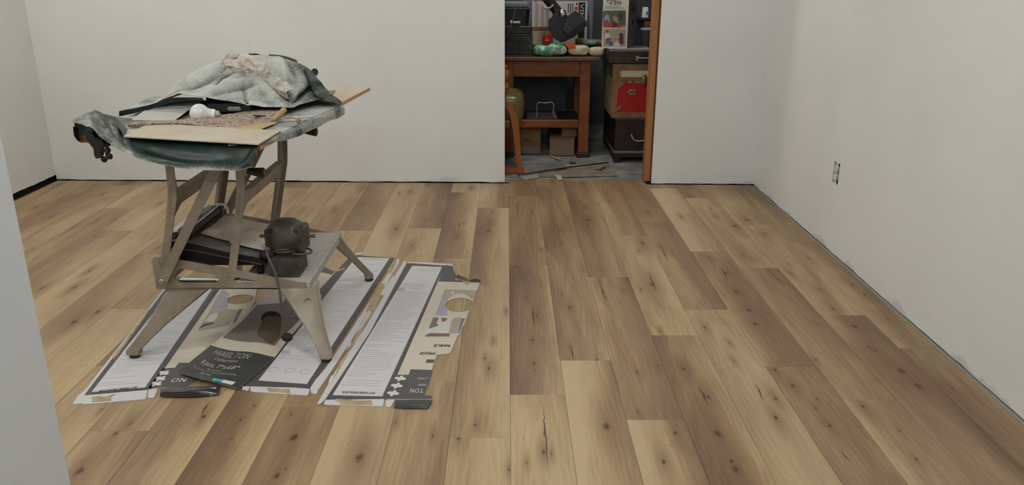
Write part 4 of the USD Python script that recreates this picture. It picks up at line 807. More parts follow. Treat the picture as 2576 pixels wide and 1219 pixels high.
def patch(c, rim, d, rings=6):                  # a flat print on the bent panel: fan of rings from its middle to its outline
    rim = np.array(rim, float); c = np.array(c, float)
    rim = np.vstack([rim[k] + (rim[(k + 1) % len(rim)] - rim[k]) * t for k in range(len(rim)) for t in (0, .25, .5, .75)]); rim = np.vstack([rim, rim[:1]])
    P_ = np.stack([BI(c + (rim - c) * r) for r in np.linspace(.02, 1, rings)]) + np.array([0, -.4 * d, d]); return sheet(P_)
part(CA, 'handle_hole', patch((683, 801), [(683 + 26 * math.cos(a), 801 + 18 * math.sin(a)) for a in np.linspace(0, 2 * np.pi, 24, endpoint=False)], .0024), mat('hole_dark_board', lin(34, 29, 25), .9), smooth=True, label='dark round handle hole')
part(CA, 'kraft_inside', patch((682, 828), [(662, 803), (672, 797), (706, 797), (708, 815), (703, 845), (685, 866), (646, 842)], .0031), mat('kraft_brown', lin(92, 76, 60), .85), smooth=True)
def on_panel_text(txt, s0, s1, t, h, m, bold=False):
    tmh = meshkit.text_mesh(txt, 1.0, .02, bold); v = np.array(tmh.vertices); L = v[:, 0].max(); v = v.copy()
    out = np.array([bpt(s0 + (s1 - s0) * x / L, t + h * y) + np.array([0, -.0007, .0016 + .0002 * (z > .01)]) for x, y, z in v]); return tm(out, tmh.faces)
part(CA, 'lettering', on_panel_text('HAMILTON', .18, .74, .265, .042, WPR), NPR)
part(CA, 'lettering', on_panel_text('Collection', .30, .66, .228, .024, WPR), NPR)
part(CA, 'lettering', on_panel_text('8 pcs. 7"x48"', .17, .76, .165, .036, WPR, True), NPR)
part(CA, 'lettering', on_panel_text('(8.6mm)', .36, .60, .130, .016, GPR), NPR)
part(CA, 'lettering', on_panel_text('18.12 SQ. FT. PER CARTON', .12, .82, .102, .017, GPR), NPR)
part(CA, 'lettering', on_panel_text('BELTAR', .34, .52, .068, .015, WPR, True), NPR)
part(CA, 'sticker', sheet(on_bent(.012, .05, .62, .90, .0016), .0004), WPR)
part(CA, 'sticker', sheet(on_bent(.018, .046, .63, .75, .0021), .0004), PH['teal'])
part(CA, 'lettering', on_panel_text('NEW', .645, .735, .024, .016, WPR, True), WPR)
for k in range(7):
    part(CA, 'bar', sheet(on_bent(.016, .044, .77 + .017 * k, .777 + .017 * k, .0024), 0), BPR) if int((.777 + .017 * k) * 59) > int((.77 + .017 * k) * 59) else None
# right panel
part(CA, 'right_panel', flat([(606, 970), (780, 975), (992, 648), (884, 641), (770, 764), (760, 800)], za + .0004, .0030), DKG)
Rw = [(650, 956), (772, 965), (980, 648.5), (896, 646)]
part(CA, 'instruction_sheet', flat(Rw, zb + .0004), W_)
Q = quad_uv(Rw); part(CA, 'small_print', fine_print(Q, .06, .92, .13, .93, 54, zc + .0003, 5), GPR, kind='stuff')
for s in (.16, .50, .82):
    c = Q(s, .06); part(CA, 'round_symbol', extr(Point(c[0], c[1]).buffer(.018, 16).difference(Point(c[0], c[1]).buffer(.015, 16)), -.0003, [0, 0, zc + .0003], [1, 0, 0], [0, 1, 0], [0, 0, 1]), GPR)
a, b = Q(.25, .965), Q(.95, .965); part(CA, 'heading', lettering('DO IT YOURSELF INSTALLATION', [*a[:2], zc + .0003], b - a, [0, 1, 0], .013, 0, GPR, fit=np.linalg.norm(b - a)), GPR)
part(CA, 'end_flap', flat([(630, 966), (779, 977), (776, 990), (773, 993), (634, 984), (629, 980)], za, .0028), W_)
part(CA, 'torn_patch', flat([(671, 975), (690, 973), (705, 977), (728, 977), (731, 988), (700, 986), (676, 984)], zb, .0008), KRF)
part(CA, 'corner_flap', flat([(611, 961), (631, 964), (626, 979), (623, 981), (609, 978)], za, .0028), W_)
part(CA, 'side_flap', flat([(780, 976), (790, 958), (820, 925), (1001, 649), (1004, 651), (1004, 660), (985, 690), (960, 742), (900, 830), (822, 950), (800, 980), (796, 990), (783, 988)], za, .0028), W_)
part(CA, 'torn_patch', flat([(988, 662), (1000, 655), (985, 685), (977, 690)], zb, .0008), KRF)
part(CA, 'torn_patch', flat([(954, 716), (969, 711), (957, 742), (938, 775), (918, 785)], zb, .0008), KRF)
part(CA, 'far_flap', flat([(893, 641), (897, 636), (913, 634.5), (914, 638)], za, .0028), W_)
part(CA, 'torn_edge', flat([(818, 671), (822, 668), (842, 676), (855, 677), (866, 672), (868, 676), (850, 682), (838, 682)], zb, .0010), KRF)
part(CA, 'charcoal_block', flat([(800, 676), (818, 671), (838, 682), (843, 681), (836, 689), (804, 682)], zb + .0008), DKG)
part(CA, 'cream_panel', flat([(770, 764), (760, 800), (700, 880), (720, 735), (775, 700), (800, 676), (850, 680), (868, 676), (884, 650), (868, 674)], za - .0006, .0022), CRM)

CB = thing('flattened_carton', 'second flattened white and charcoal carton lying on the open floor right of the workbench', 'carton', gz(980, 850))
part(CB, 'side_flap', flat([(798, 1014), (812, 990), (842, 935), (920, 820), (980, 716), (1016, 656), (1022, 656), (1021, 664), (930, 836), (822, 998), (809, 1012), (800, 1016)], za + .0010, .0030), W_)
part(CB, 'torn_patch', flat([(833, 962), (846, 935), (858, 905), (878, 880), (908, 812), (930, 778), (955, 728), (975, 716), (962, 742), (940, 784), (912, 830), (870, 900), (838, 955)], zb + .0010, .0008), KRF)
for k, pts in enumerate(([(896, 838), (921, 794), (929, 781), (935, 784), (924, 800), (905, 828)], [(870, 884), (878, 862), (884, 856), (883, 868)], [(956, 740), (988, 694), (996, 697), (967, 744)], [(826, 960), (834, 942), (840, 950), (830, 968)])):
    part(CB, 'paper_scrap', flat(pts, zb + .0016, .0006), W_)
Lb = [(821, 1005), (972, 1003), (1118, 663), (1024, 663)]
part(CB, 'main_panel', flat([(821, 1003), (972, 1001), (1120, 662), (1024, 662)], za, .0028), DKG)
Lw = [(836.5, 993), (961.5, 996), (1112, 671), (1037, 668)]
part(CB, 'instruction_sheet', flat(Lw, zb), W_)
Q = quad_uv(Lw); part(CB, 'small_print', fine_print(Q, .07, .93, .05, .82, 58, zc - .0001, 8), GPR, kind='stuff')
for s in (.30, .55, .82):
    c = Q(s, .955); part(CB, 'round_symbol', extr(Point(c[0], c[1]).buffer(.016, 16).difference(Point(c[0], c[1]).buffer(.0135, 16)), -.0003, [0, 0, zc], [1, 0, 0], [0, 1, 0], [0, 0, 1]), GPR)
part(CB, 'photo_print', flat([(1000, 727), (1006, 722), (1019, 724), (1015, 732), (1002, 731)], zc), GPR)
part(CB, 'photo_print', flat([(1021, 725), (1040, 724), (1036, 733), (1019, 732)], zc), W_)
a, b = Q(.84, .014), Q(.17, .016); part(CB, 'heading', lettering('DO IT YOURSELF INSTALLATION', [*a[:2], zc], b - a, [0, -1, 0], .012, 0, BPR, True, fit=np.linalg.norm(b - a)), BPR)
part(CB, 'end_flap', flat([(818, 1004.5), (966, 1002.5), (964, 1018), (960, 1021), (822, 1017), (815, 1015)], za, .0028), W_)
part(CB, 'torn_patch', flat([(845, 1002.5), (880, 1004), (900, 1007), (935, 1006), (937, 1018.5), (856, 1016.5), (853, 1009), (842, 1008)], zb, .0008), KRF)
part(CB, 'corner_flap', flat([(971, 1004.5), (993, 1004.5), (985, 1020), (982, 1022.5), (970, 1021)], za, .0028), W_)
part(CB, 'far_flap', flat([(1024, 660.5), (1026, 658), (1122, 662), (1123, 667), (1100, 666)], za + .0003, .0030), W_)
part(CB, 'far_flap', flat([(1125, 662.5), (1138, 662.5), (1139, 669), (1124, 668.5)], za + .0003, .0030), W_)
edge = [(1140, 669), (1143, 676), (1150, 690), (1163, 703), (1178, 704), (1209, 703), (1206, 714), (1202, 726), (1187, 762), (1181, 778), (1168, 815), (1152, 842), (1134, 884), (1130, 888), (1099, 891), (1091, 912), (1086, 931), (1078, 965), (1067, 994), (1090, 995), (1088, 1004), (975, 1003)]
cc = gz(1156, 766, za); hole = affinity.scale(Point(cc[0], cc[1]).buffer(.058, 32), 1, 1.32)
part(CB, 'picture_panel', flat([(973, 1003), (1120, 664)] + edge, za + .0002, .0030, cut=[hole]), CRM)
part(CB, 'charcoal_band', flat([(973, 1002), (996, 942), (1028, 942), (1033, 928), (1088, 930), (1078, 964), (1067, 993), (1089, 995), (1087, 1003)], zb + .0002), DKG)
part(CB, 'charcoal_band', flat([(1117, 672), (1120, 666), (1139, 669), (1142, 676), (1150, 690), (1162, 702), (1176, 704), (1208, 704), (1207, 710), (1103, 707)], zb + .0002), DKG)
part(CB, 'fold_line', flat([(996, 942), (973, 1002), (969, 1002), (1114, 671), (1119, 671), (1101, 707)], zb + .0003), DKG)
part(CB, 'charcoal_block', flat([(1074, 903), (1093, 904), (1090, 912), (1071, 911)], zb + .0003), DKG)
pcut = [hole]
part(CB, 'photo_print', flat([(1119, 727), (1201, 730), (1193, 746), (1186, 752), (1176, 742), (1162, 737), (1148, 737), (1135, 743), (1127, 752), (1125, 756), (1112, 745)], zb + .0003, cut=pcut), PH['beige'])
part(CB, 'photo_print', flat([(1112, 746), (1126, 757), (1125, 792), (1095, 792)], zb + .0006, cut=pcut), PH['lav'])
part(CB, 'photo_print', flat([(1090, 794), (1173, 796), (1156, 842), (1069, 844)], zb + .0003, cut=pcut), PH['white'])
part(CB, 'photo_print', flat([(1090, 797), (1104, 799), (1098, 812), (1104, 818), (1078, 826)], zb + .0006), PH['taupe'])
part(CB, 'photo_print', flat([(1110, 798), (1126, 800), (1122, 806), (1112, 809)], zb + .0006), PH['brown'])
part(CB, 'photo_print', flat([(1140, 800), (1160, 796), (1149, 838), (1129, 838), (1134, 812)], zb + .0006), PH['beige'])
part(CB, 'photo_print', flat([(1160, 800), (1170, 800), (1155, 838), (1151, 838)], zb + .0006), PH['mauve'])
part(CB, 'photo_print', flat([(1071, 842), (1082, 837), (1132, 838), (1130, 845), (1069, 845)], zb + .0006), PH['brown'])
part(CB, 'photo_print', flat([(1136, 733), (1141, 733), (1141, 739), (1135, 738)], zb + .0006), PH['white'])
for u, v in ((1007, 951), (998, 969), (989, 988)):
    c = gz(u, v, zc); part(CB, 'flower_mark', extr(flower(c, .018, -14), -.0005, [c[0], c[1], zc], [1, 0, 0], [0, 1, 0], [0, 0, 1]), WPR)
def rev(txt, u, v, wpx, hm, m, bold=False):     # lettering seen upside down from here, as the carton lies
    a, b = gz(u, v, zc), gz(u - wpx, v, zc); return lettering(txt, a, b - a, [0, -1, 0], hm, 0, m, bold, fit=np.linalg.norm(b - a))
part(CB, 'lettering', rev('TON', 1067, 977, 34, .026, WPR), WPR)
part(CB, 'lettering', rev('ion', 1073, 965, 20, .016, WPR), WPR)
part(CB, 'lettering', rev('y Vinyl', 1076, 949, 25, .014, WPR), WPR)
part(CB, 'lettering', rev('PROOF', 1096, 885, 40, .018, BPR, True), BPR)
part(CB, 'lettering', rev('RABLE', 1134, 866, 42, .018, BPR, True), BPR)
part(CB, 'lettering', rev('NEW', 1165, 700, 20, .018, WPR), WPR)
part(CB, 'torn_edge', flat([(1139, 672), (1146, 678), (1154, 690), (1168, 700), (1178, 703), (1180, 712), (1176, 716), (1165, 707), (1150, 695), (1142, 682)], zb + .0012, .0014), KRF)
tg = [[gz(1152, 688, .012), gz(1166, 695, .020), gz(1178, 700, .010)], [gz(1150, 692, .006), gz(1163, 702, .010), (gz(1178, 706, .006))]]
part(CB, 'torn_curl', sheet(disp(grid_from(tg, 16, 6), .004, 60, 3), .001), mat('curled_kraft', lin(128, 98, 66), .85), smooth=True)
tg = [[gz(1183, 704, .008), gz(1196, 701, .014), gz(1209, 704, .008)], [gz(1184, 706, .005), gz(1196, 706, .006), gz(1208, 709, .005)]]
part(CB, 'torn_curl', sheet(disp(grid_from(tg, 16, 6), .003, 60, 4), .001), mat('dark_torn_board', lin(92, 66, 42), .85), smooth=True)
tg = [[gz(994, 1005, .006), gz(1040, 1005, .010), gz(1088, 1005, .006)], [gz(993, 1012, .014), gz(1040, 1012, .017), gz(1083, 1012, .012)], [gz(991, 1025, .004), gz(1040, 1026, .005), gz(1075, 1027, .004)]]
part(CB, 'charcoal_flap', sheet(disp(grid_from(tg, 26, 12), .003, 30, 6), .0012), DKL, smooth=True)
# ------------------------------------------------------------------ store room: table with things on it
M_oak = mat('orange_brown_table_wood', lin(150, 88, 46), .42, col2=lin(118, 64, 32), nscale=7., stretch=(.25, 1, 1))
M_oakd = mat('worn_table_top', lin(110, 78, 62), .5, col2=lin(86, 58, 44), nscale=6.)
TB = thing('wooden_table', 'orange brown wooden work table with square legs in the store room', 'table', (.25, 6.2, 0))
tx0, tx1, ty0, ty1, tz = -.62, .655, 5.84, 6.50, .728
part(TB, 'table_top', bx(tx0, tx1, ty0, ty1, tz - .026, tz, .004), M_oakd)
for x0, x1 in ((-.045, .043), (.522, .598)):
    for y0 in (5.89, 6.36):
        q = part(TB, 'leg', bx(x0, x1, y0, y0 + .07, .035, tz - .0265, .003), M_oak)
        part(q, 'foot_block', bx(x0 - .008, x1 + .008, y0 - .008, y0 + .078, 0, .034, .006), mat('dark_foot_wood', lin(60, 44, 38), .6))
part(TB, 'apron', bx(.0435, .5215, 5.90, 5.925, .585, tz - .0265, .002), M_oak)
part(TB, 'apron', bx(.0435, .5215, 6.395, 6.42, .585, tz - .0265, .002), M_oak)
part(TB, 'stretcher', bx(.0435, .5215, 5.905, 5.945, .215, .272, .003), M_oak)
part(TB, 'stretcher', bx(.0435, .5215, 6.375, 6.415, .215, .272, .003), M_oak)
part(TB, 'shelf', bx(.0, .535, 5.946, 6.374, .255, .268), mat('dark_shelf_board', lin(52, 46, 42), .7))

def cloth_bag(name, label, catg, c, r, m, seed, amp=.02, parts=(), group=None):
    t = thing(name, label, catg, (c[0], c[1], c[2] - r[2]), group=group); s = trimesh.creation.icosphere(5, 1.0); v = np.array(s.vertices)
    v = np.sign(v) * np.abs(v) ** np.array([.62, .8, .75]); v = v * r; n = v / np.linalg.norm(v, axis=1, keepdims=True)
    v = v + n * ((meshkit.fbm(v * 22 + seed, 4, seed) - .5) * amp * 2)[:, None]; v[:, 2] = np.maximum(v[:, 2], -r[2] * .98)
    part(t, 'body', tm(v + np.asarray(c), s.faces), m, smooth=True); return t
M_green = mat('shiny_green_wrapper', lin(70, 150, 104), .25, spec=.6, col2=lin(180, 206, 192), nscale=20., lo=.5, hi=.62)
g = cloth_bag('green_bag', 'shiny green and white plastic bag lying on the table front', 'bag', (.305, 5.925, tz + .043), (.122, .06, .042), M_green, 3, .010)
part(g, 'grey_label', bx(.338, .380, 5.862, 5.868, tz + .022, tz + .066, .002), mat('grey_label', lin(138, 136, 142), .5))
g = cloth_bag('orange_white_bag', 'orange and white bag lying right of the green bag', 'bag', (.512, 5.945, tz + .040), (.076, .06, .038), mat('offwhite_bag', lin(196, 188, 164), .5), 7, .012)
op = [[gy(u, v, 5.874) for u, v in r] for r in ([(1417, 107), (1430, 108), (1444, 110)], [(1424, 115), (1436, 116), (1448, 118)], [(1430, 122), (1440, 123), (1449, 122)])]
part(g, 'orange_print', sheet(disp(grid_from(op, 20, 12), .008, 40, 2), .002), mat('orange_print', lin(206, 92, 44), .5), smooth=True)
cloth_bag('cream_pouch', 'rounded cream cloth pouch at the right end of the table', 'pouch', (.640, 5.93, tz + .0335), (.056, .05, .032), mat('cream_cloth', lin(196, 186, 158), .8, bump=.3), 5, .005)
cloth_bag('teal_bag', 'small crumpled teal green bag above the cream pouch', 'bag', (.600, 6.04, tz + .085), (.060, .04, .018), mat('teal_wrapper', lin(96, 150, 134), .35), 9, .012)
single('paper_roll', tube([(.50, 6.13, tz + .085), (.62, 6.12, tz + .083), (.70, 6.10, tz + .080)], [.022, .022, .021], 24), mat('brown_roll', lin(120, 92, 58), .7), 'brown paper roll lying behind the bags on the table', 'paper roll', smooth=40)
single('supply_pile', bx(.20, .68, 6.02, 6.20, tz, tz + .062, .012), mat('dark_mixed_cloth', lin(70, 64, 66), .8, col2=lin(50, 46, 50), nscale=30.), 'dark folded cloth pile under the bags at the back of the table', 'cloth pile')
# red gift bow
BW = thing('gift_bow', 'red spiky ornament between the wire basket and the black blower', 'ornament', gy(1377, 100, 6.0))
c = gy(1375, 100, 5.905); M_red = mat('red_foil', lin(168, 44, 40), .35)
part(BW, 'body', lathe([(.001, -.038), (.024, -.030), (.034, -.008), (.030, .012), (.014, .024)], c, [0, 0, 1], 14), M_red, smooth=30)
for k in range(9):
    a = 2 * math.pi * k / 9; d = np.array([.55 * math.cos(a), .55 * math.sin(a), 1]); part(BW, 'spike', cyl(c + [.020 * math.cos(a), .020 * math.sin(a), .012], c + [.020 * math.cos(a), .020 * math.sin(a), .012] + d * .040, .009, .0004, 6), M_red)

# wire basket, crate and lid at the left of the doorway
WBk = thing('wire_basket', 'black wire mesh basket standing on the left end of the table', 'basket', (.05, 6.0, tz))
bx0, bx1, by0, by1, bz0, bz1 = -.14, .178, 5.90, 6.07, tz + .002, tz + .148
for z in (bz0 + .003, bz1):
    part(WBk, 'rim', tube([(bx0, by0, z), (bx1 - .01, by0, z), (bx1, by0 + .01, z), (bx1, by1, z), (bx0, by1, z)], .004, 6, True), M_blk)
wires = [tube([(bx0, by0, z), (bx1, by0, z), (bx1, by1, z)], .0013, 4) for z in np.linspace(bz0 + .006, bz1, 19)]
part(WBk, 'horizontal_wires', cat(*wires), M_blk, kind='stuff')
wires = [cyl((x, by0, bz0), (x, by0, bz1), .0012, n=4) for x in np.linspace(bx0, bx1, 46)] + [cyl((bx1, y, bz0), (bx1, y, bz1), .0012, n=4) for y in np.linspace(by0, by1, 30)]
part(WBk, 'vertical_wires', cat(*wires), M_blk, kind='stuff')
part(WBk, 'corner_post', bx(.088, .102, by0 - .003, by0 + .004, bz0, bz1, .001), M_blk)
part(WBk, 'floor_panel', bx(bx0, bx1, by0, by1, bz0 - .001, bz0 + .001), M_blk)
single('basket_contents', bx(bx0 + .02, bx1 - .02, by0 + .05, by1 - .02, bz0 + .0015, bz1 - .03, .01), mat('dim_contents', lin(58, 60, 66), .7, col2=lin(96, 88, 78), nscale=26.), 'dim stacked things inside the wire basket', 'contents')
DVD = thing('media_player', 'flat black box with a silver button lying on the wire basket', 'player', (0, 6.0, bz1 + .005))
part(DVD, 'case', bx(-.16, .176, 5.90, 6.07, bz1 + .005, bz1 + .060, .006), M_blk)
q = gy(1300, 56, 5.898); part(DVD, 'button', bx(q[0] - .028, q[0] + .026, 5.894, 5.901, q[2] - .008, q[2] + .007, .002), mat('silver_button', lin(190, 186, 176), .4, metal=.3))
q = gy(1286, 55, 5.896); part(DVD, 'lamp', bx(q[0] - .007, q[0] + .007, 5.893, 5.901, q[2] - .010, q[2] + .010, .003), mat('white_plastic', lin(230, 230, 226), .3))
CRT = thing('black_bin', 'black open bin standing on the flat box at the upper left of the doorway', 'bin', (0, 6.0, bz1 + .0605))
part(CRT, 'bin_body', loft([ring_box((.0, 5.985, bz1 + .0605), .150, .078), ring_box((.0, 5.985, bz1 + .170), .158, .084)]), mat('black_bin_plastic', lin(30, 32, 32), .5))
part(CRT, 'rim', bx(-.165, .163, 5.898, 6.072, bz1 + .1702, bz1 + .181, .003), M_blk)
single('grey_cloth', bx(-.15, .15, 5.91, 6.06, bz1 + .1815, bz1 + .225, .012), mat('grey_blue_cloth', lin(112, 120, 126), .8, bump=.4, bscale=60.), 'grey blue cloth on top of the black bin', 'cloth')
single('grey_cable', tube(spline([gy(1297, 12, 5.885), gy(1296, 22, 5.883), gy(1292, 40, 5.882), gy(1288, 58, 5.882), gy(1280, 80, 5.884), gy(1276, 92, 5.887)], 20), .0032, 6), mat('grey_cable', lin(112, 112, 110), .5), 'thin grey cable hanging down in front of the black bin', 'cable', smooth=True)
BKS = thing('book_box', 'open carton of upright white sheets standing behind the wire basket', 'carton', (.24, 6.2, tz))
for k, u in enumerate(np.linspace(1337, 1372, 9)):
    p = gy(u, 74, 6.14 + .015 * k); top = gy(u, 4 + 2 * k, 6.14 + .015 * k)
    part(BKS, 'sheet', bx(p[0], p[0] + .022, 6.10 + .008 * k, 6.24 + .006 * k, tz + .165, top[2], .001), (mat('white_sheet', lin(186, 182, 172), .7), mat('pale_sheet', lin(160, 158, 160), .7), mat('rose_sheet', lin(166, 140, 136), .7))[k % 3])
part(BKS, 'carton_front', bx(.165, .335, 6.085, 6.098, tz + .062, tz + .165, .002), mat('tan_carton', lin(168, 156, 132), .75))
part(BKS, 'torn_edge', bx(.168, .332, 6.083, 6.0985, tz + .1655, tz + .192, .002), mat('torn_brown', lin(128, 92, 58), .85))
single('folded_magazines', cat(bx(.184, .33, 5.985, 6.017, tz + .002, tz + .028, .003)), mat('grey_magazine', lin(126, 118, 108), .6), 'folded grey magazines beneath the open carton', 'magazines')

# white printed carton leaning at the back, red stamp and black strip
PB = thing('printed_box', 'white printed box with a black lettered strip behind the black blower', 'box', (.42, 6.32, tz))
y = 6.33; a, b = gy(1350, 3, y), gy(1476, 96, y)
part(PB, 'box_body', bx(a[0], b[0], y, y + .11, tz + .001, a[2] - .004, .002), mat('box_white', lin(188, 186, 180), .6))
def onf(u0, v0, u1, v1, yy, d=.0006):
    p, q = gy(u0, v0, yy), gy(u1, v1, yy); return bx(min(p[0], q[0]), max(p[0], q[0]), yy - d, yy + .0001, min(p[2], q[2]), max(p[2], q[2]))
M_ink = mat('black_ink', lin(28, 28, 30), .5)
part(PB, 'black_strip', onf(1456, 6, 1470, 96, y), M_ink)
vt = lettering('VINYL', [gy(1460, 9, y)[0], y - .0007, gy(1460, 9, y)[2]], [0, 0, -1], [1, 0, 0], .026, 0, None, True, fit=.17)
part(PB, 'lettering', vt, mat('box_lettering', lin(170, 172, 168), .6))
part(PB, 'red_stamp', onf(1446, 17, 1453, 26, y), mat('red_stamp', lin(186, 62, 48), .6))
for u, v0, v1 in ((1430, 9, 33), (1435.5, 9, 32), (1441, 9, 28)): part(PB, 'print_bar', onf(u - 1.4, v0, u + 1.2, v1, y), mat('purple_grey_ink', lin(88, 80, 92), .6))
part(PB, 'print_mark', onf(1449, 7, 1453, 13, y), MATS['purple_grey_ink'])
single('back_carton', bx(.12, .66, 6.46, 6.60, tz + .001, gy(1400, -12, 6.46)[2], .002), mat('mauve_carton', lin(120, 116, 132), .7), 'mauve grey carton standing furthest back on the table', 'carton')

# black blower tilted over the table
BL = thing('leaf_blower', 'black garden blower lying tilted across the things on the table', 'blower', gy(1420, 70, 5.98))
YB = 5.95; M_blu = mat('navy_black_plastic', lin(34, 40, 50), .35, spec=.5); M_bk2 = mat('charcoal_plastic', lin(40, 42, 42), .45)
def sil(px, y0, t): return extr(Polygon([(gy(u, v, y0)[0], gy(u, v, y0)[2]) for u, v in px]).buffer(-.004).buffer(.008).buffer(-.004), t, [0, y0, 0], [1, 0, 0], [0, 0, 1], [0, 1, 0])
part(BL, 'housing', sil([(1381, 52), (1390, 46), (1398, 24), (1413, 24), (1424, 36), (1432, 42), (1446, 30), (1452, 30), (1466, 60), (1440, 95), (1412, 108), (1393, 96), (1382, 66)], YB, .12), M_bk2)
part(BL, 'air_box', sil([(1430, 40), (1444, 29), (1450, 28), (1479, 56), (1479, 63), (1444, 94), (1438, 96), (1415, 74)], YB - .035, .05), M_blu)
part(BL, 'intake_slot', sil([(1408, 104), (1452, 66), (1468, 56), (1474, 62), (1452, 86), (1420, 106)], YB - .045, .02), mat('slot_black', lin(20, 20, 22), .6))
part(BL, 'nozzle', tube([gy(1374, -6, YB + .04), gy(1386, 8, YB + .05), gy(1400, 26, YB + .06), gy(1414, 44, YB + .06)], [.036, .034, .036, .042], 20), M_bk2, smooth=40)
part(BL, 'strap', tube(spline([gy(1367, 17, YB - .01), gy(1374, 21, YB - .02), gy(1382, 20, YB - .02), gy(1391, 12, YB - .01)], 14), .007, 8), mat('grey_strap', lin(150, 154, 158), .5), smooth=True)
e = trimesh.creation.icosphere(3, .026); e.vertices *= [1.0, .5, 1.2]; e = rot(e, -35, [0, 1, 0]); e.apply_translation(gy(1415, 33, YB - .004)); part(BL, 'chrome_knob', e, mat('chrome', (.62, .66, .74), .12, metal=1.), smooth=True)
part(BL, 'seam', tube([gy(1420, 58, YB - .036), gy(1440, 80, YB - .036)], .002, 6), M_gray)

# cardboard boxes and a tray under the table
M_cb = mat('brown_cardboard', lin(146, 112, 82), .8, col2=lin(128, 96, 68), nscale=5.); M_cb2 = mat('grey_cardboard', lin(136, 114, 96), .8)
BXs = thing('cardboard_box', 'brown cardboard box standing under the table behind the chair leg', 'box', (.15, 6.1, 0))
part(BXs, 'box_body', bx(-.10, .250, 6.0, 6.26, .0005, .196, .003), M_cb)
part(BXs, 'flap', bx(-.10, .250, 5.996, 5.9995, .0015, .055, .001), M_cb2)
part(BXs, 'lettering', lettering('Fort', [gy(1319, 358, 5.999)[0], 5.9990, gy(1319, 358, 5.999)[2]], [1, 0, 0], [0, 0, 1], .024, 0, None, fit=.055), M_ink)
B2 = thing('cardboard_box', 'small battered cardboard box on the floor beside the right table leg', 'box', (.42, 6.0, 0))
part(B2, 'box_body', rotz(bx(.318, .502, 5.93, 6.12, .001, .128, .003), -3, (.4, 6, 0)), M_cb2)
part(B2, 'flap', rotz(bx(.316, .506, 5.925, 6.10, .1285, .136, .002), -3, (.4, 6, 0)), M_cb)
B3 = thing('cardboard_box', 'small cardboard box lying on top of the battered box under the table', 'box', (.46, 6.0, .1365))
part(B3, 'box_body', rotz(bx(.405, .515, 5.97, 6.13, .1365, .205, .002), 4, (.45, 6, 0)), M_cb)
single('dark_carton', bx(.32, .52, 6.16, 6.34, .0005, .21, .003), mat('dark_brown_carton', lin(70, 52, 42), .8), 'dark brown carton in the shade behind the battered box', 'box')
TR = thing('tray', 'grey metal tray with a bent wire handle on the shelf of the table', 'tray', (.28, 6.1, .2685))
part(TR, 'pan', bx(.145, .36, 5.98, 6.25, .2685, .274, .002), mat('grey_tray', lin(134, 132, 132), .5, metal=.2))
part(TR, 'side_rail', bx(.352, .365, 5.975, 6.25, .2745, .290, .002), mat('pale_rail', lin(160, 156, 156), .5))
YW = 5.985
part(TR, 'wire_handle', tube(spline([gy(u, v, YW) for u, v in ((1338, 301), (1345, 299), (1350, 292), (1351, 278), (1351.5, 261), (1352.5, 259.8), (1372, 258.8), (1390, 258.2), (1391.3, 259.5), (1391.5, 275), (1393, 290), (1399, 297), (1405, 300))], 60), .0033, 8), mat('shiny_wire', (.66, .66, .64), .3, metal=.7), smooth=True)
single('storage_case', bx(.06, .46, 6.30, 6.36, .2685, .56, .004), mat('dark_grey_case', lin(58, 60, 62), .6), 'dark grey case standing at the back of the table shelf', 'case')

# bentwood chair at the left of the doorway
CHR = thing('armchair', 'orange bentwood armchair with an olive cushion, cut off by the doorway', 'chair', (-.10, 5.45, 0))
M_bent = mat('orange_bentwood', lin(172, 100, 54), .38, spec=.45, col2=lin(146, 80, 40), nscale=10., stretch=(1, 1, .2))
YCh = 5.38
def ribbon(px, w, t, y0):                       # bent strip: centre line in pixels, width in x/z plane, depth t
    c = spline([gy(u, v, y0)[[0, 2]] for u, v in px], 40); d = np.gradient(c, axis=0); d /= np.linalg.norm(d, axis=1, keepdims=True); n = np.c_[-d[:, 1], d[:, 0]]; w = np.interp(np.linspace(0, 1, 40), np.linspace(0, 1, len(w)), w)[:, None]
    return extr(Polygon(np.vstack([c + n * w, (c - n * w)[::-1]])), t, [0, y0, 0], [1, 0, 0], [0, 0, 1], [0, 1, 0])
part(CHR, 'front_leg', ribbon([(1255, 258), (1272, 262), (1285, 275), (1294, 300), (1300, 345), (1304, 390), (1308, 428)], [.016, .020, .024, .022, .019, .017, .015], .036, YCh), M_bent)
part(CHR, 'runner', loft([np.array([(x, YCh - .004, z - h), (x, YCh + .040, z - h), (x, YCh + .040, z + h), (x, YCh - .004, z + h)]) for x, z, h in ((.118, .022, .016), (.09, .021, .018), (-.02, .018, .0175), (-.30, .018, .0175))]), M_bent)
part(CHR, 'rear_leg', bx(-.34, -.30, YCh, YCh + .036, .036, .42, .006), M_bent)
part(CHR, 'seat_frame', bx(-.36, .02, YCh + .04, YCh + .07, .30, .35, .005), M_bent)
cu = trimesh.creation.icosphere(4, 1.); v = np.array(cu.vertices); v = np.sign(v) * np.abs(v) ** .45 * [.155, .22, .105]
part(CHR, 'seat_cushion', tm(v + [-.036, 5.66, .418], cu.faces), mat('olive_vinyl', lin(112, 104, 58), .3, spec=.5, col2=lin(88, 82, 46), nscale=14.), smooth=True)
# turned post with beads behind the chair
prof = [(.026, .5), (.030, .54), (.046, .575), (.050, .595), (.044, .618), (.026, .632), (.044, .645), (.052, .668), (.048, .692), (.030, .708), (.040, .722), (.018, .745), (.001, .75)]
single('turned_post', lathe([(.016, .0), (.016, .48)] + prof, (-.036, 5.30, 0.0), (0, 0, 1), 28), M_bent, 'orange turned wooden post with round beads at the left door edge', 'post', smooth=40)

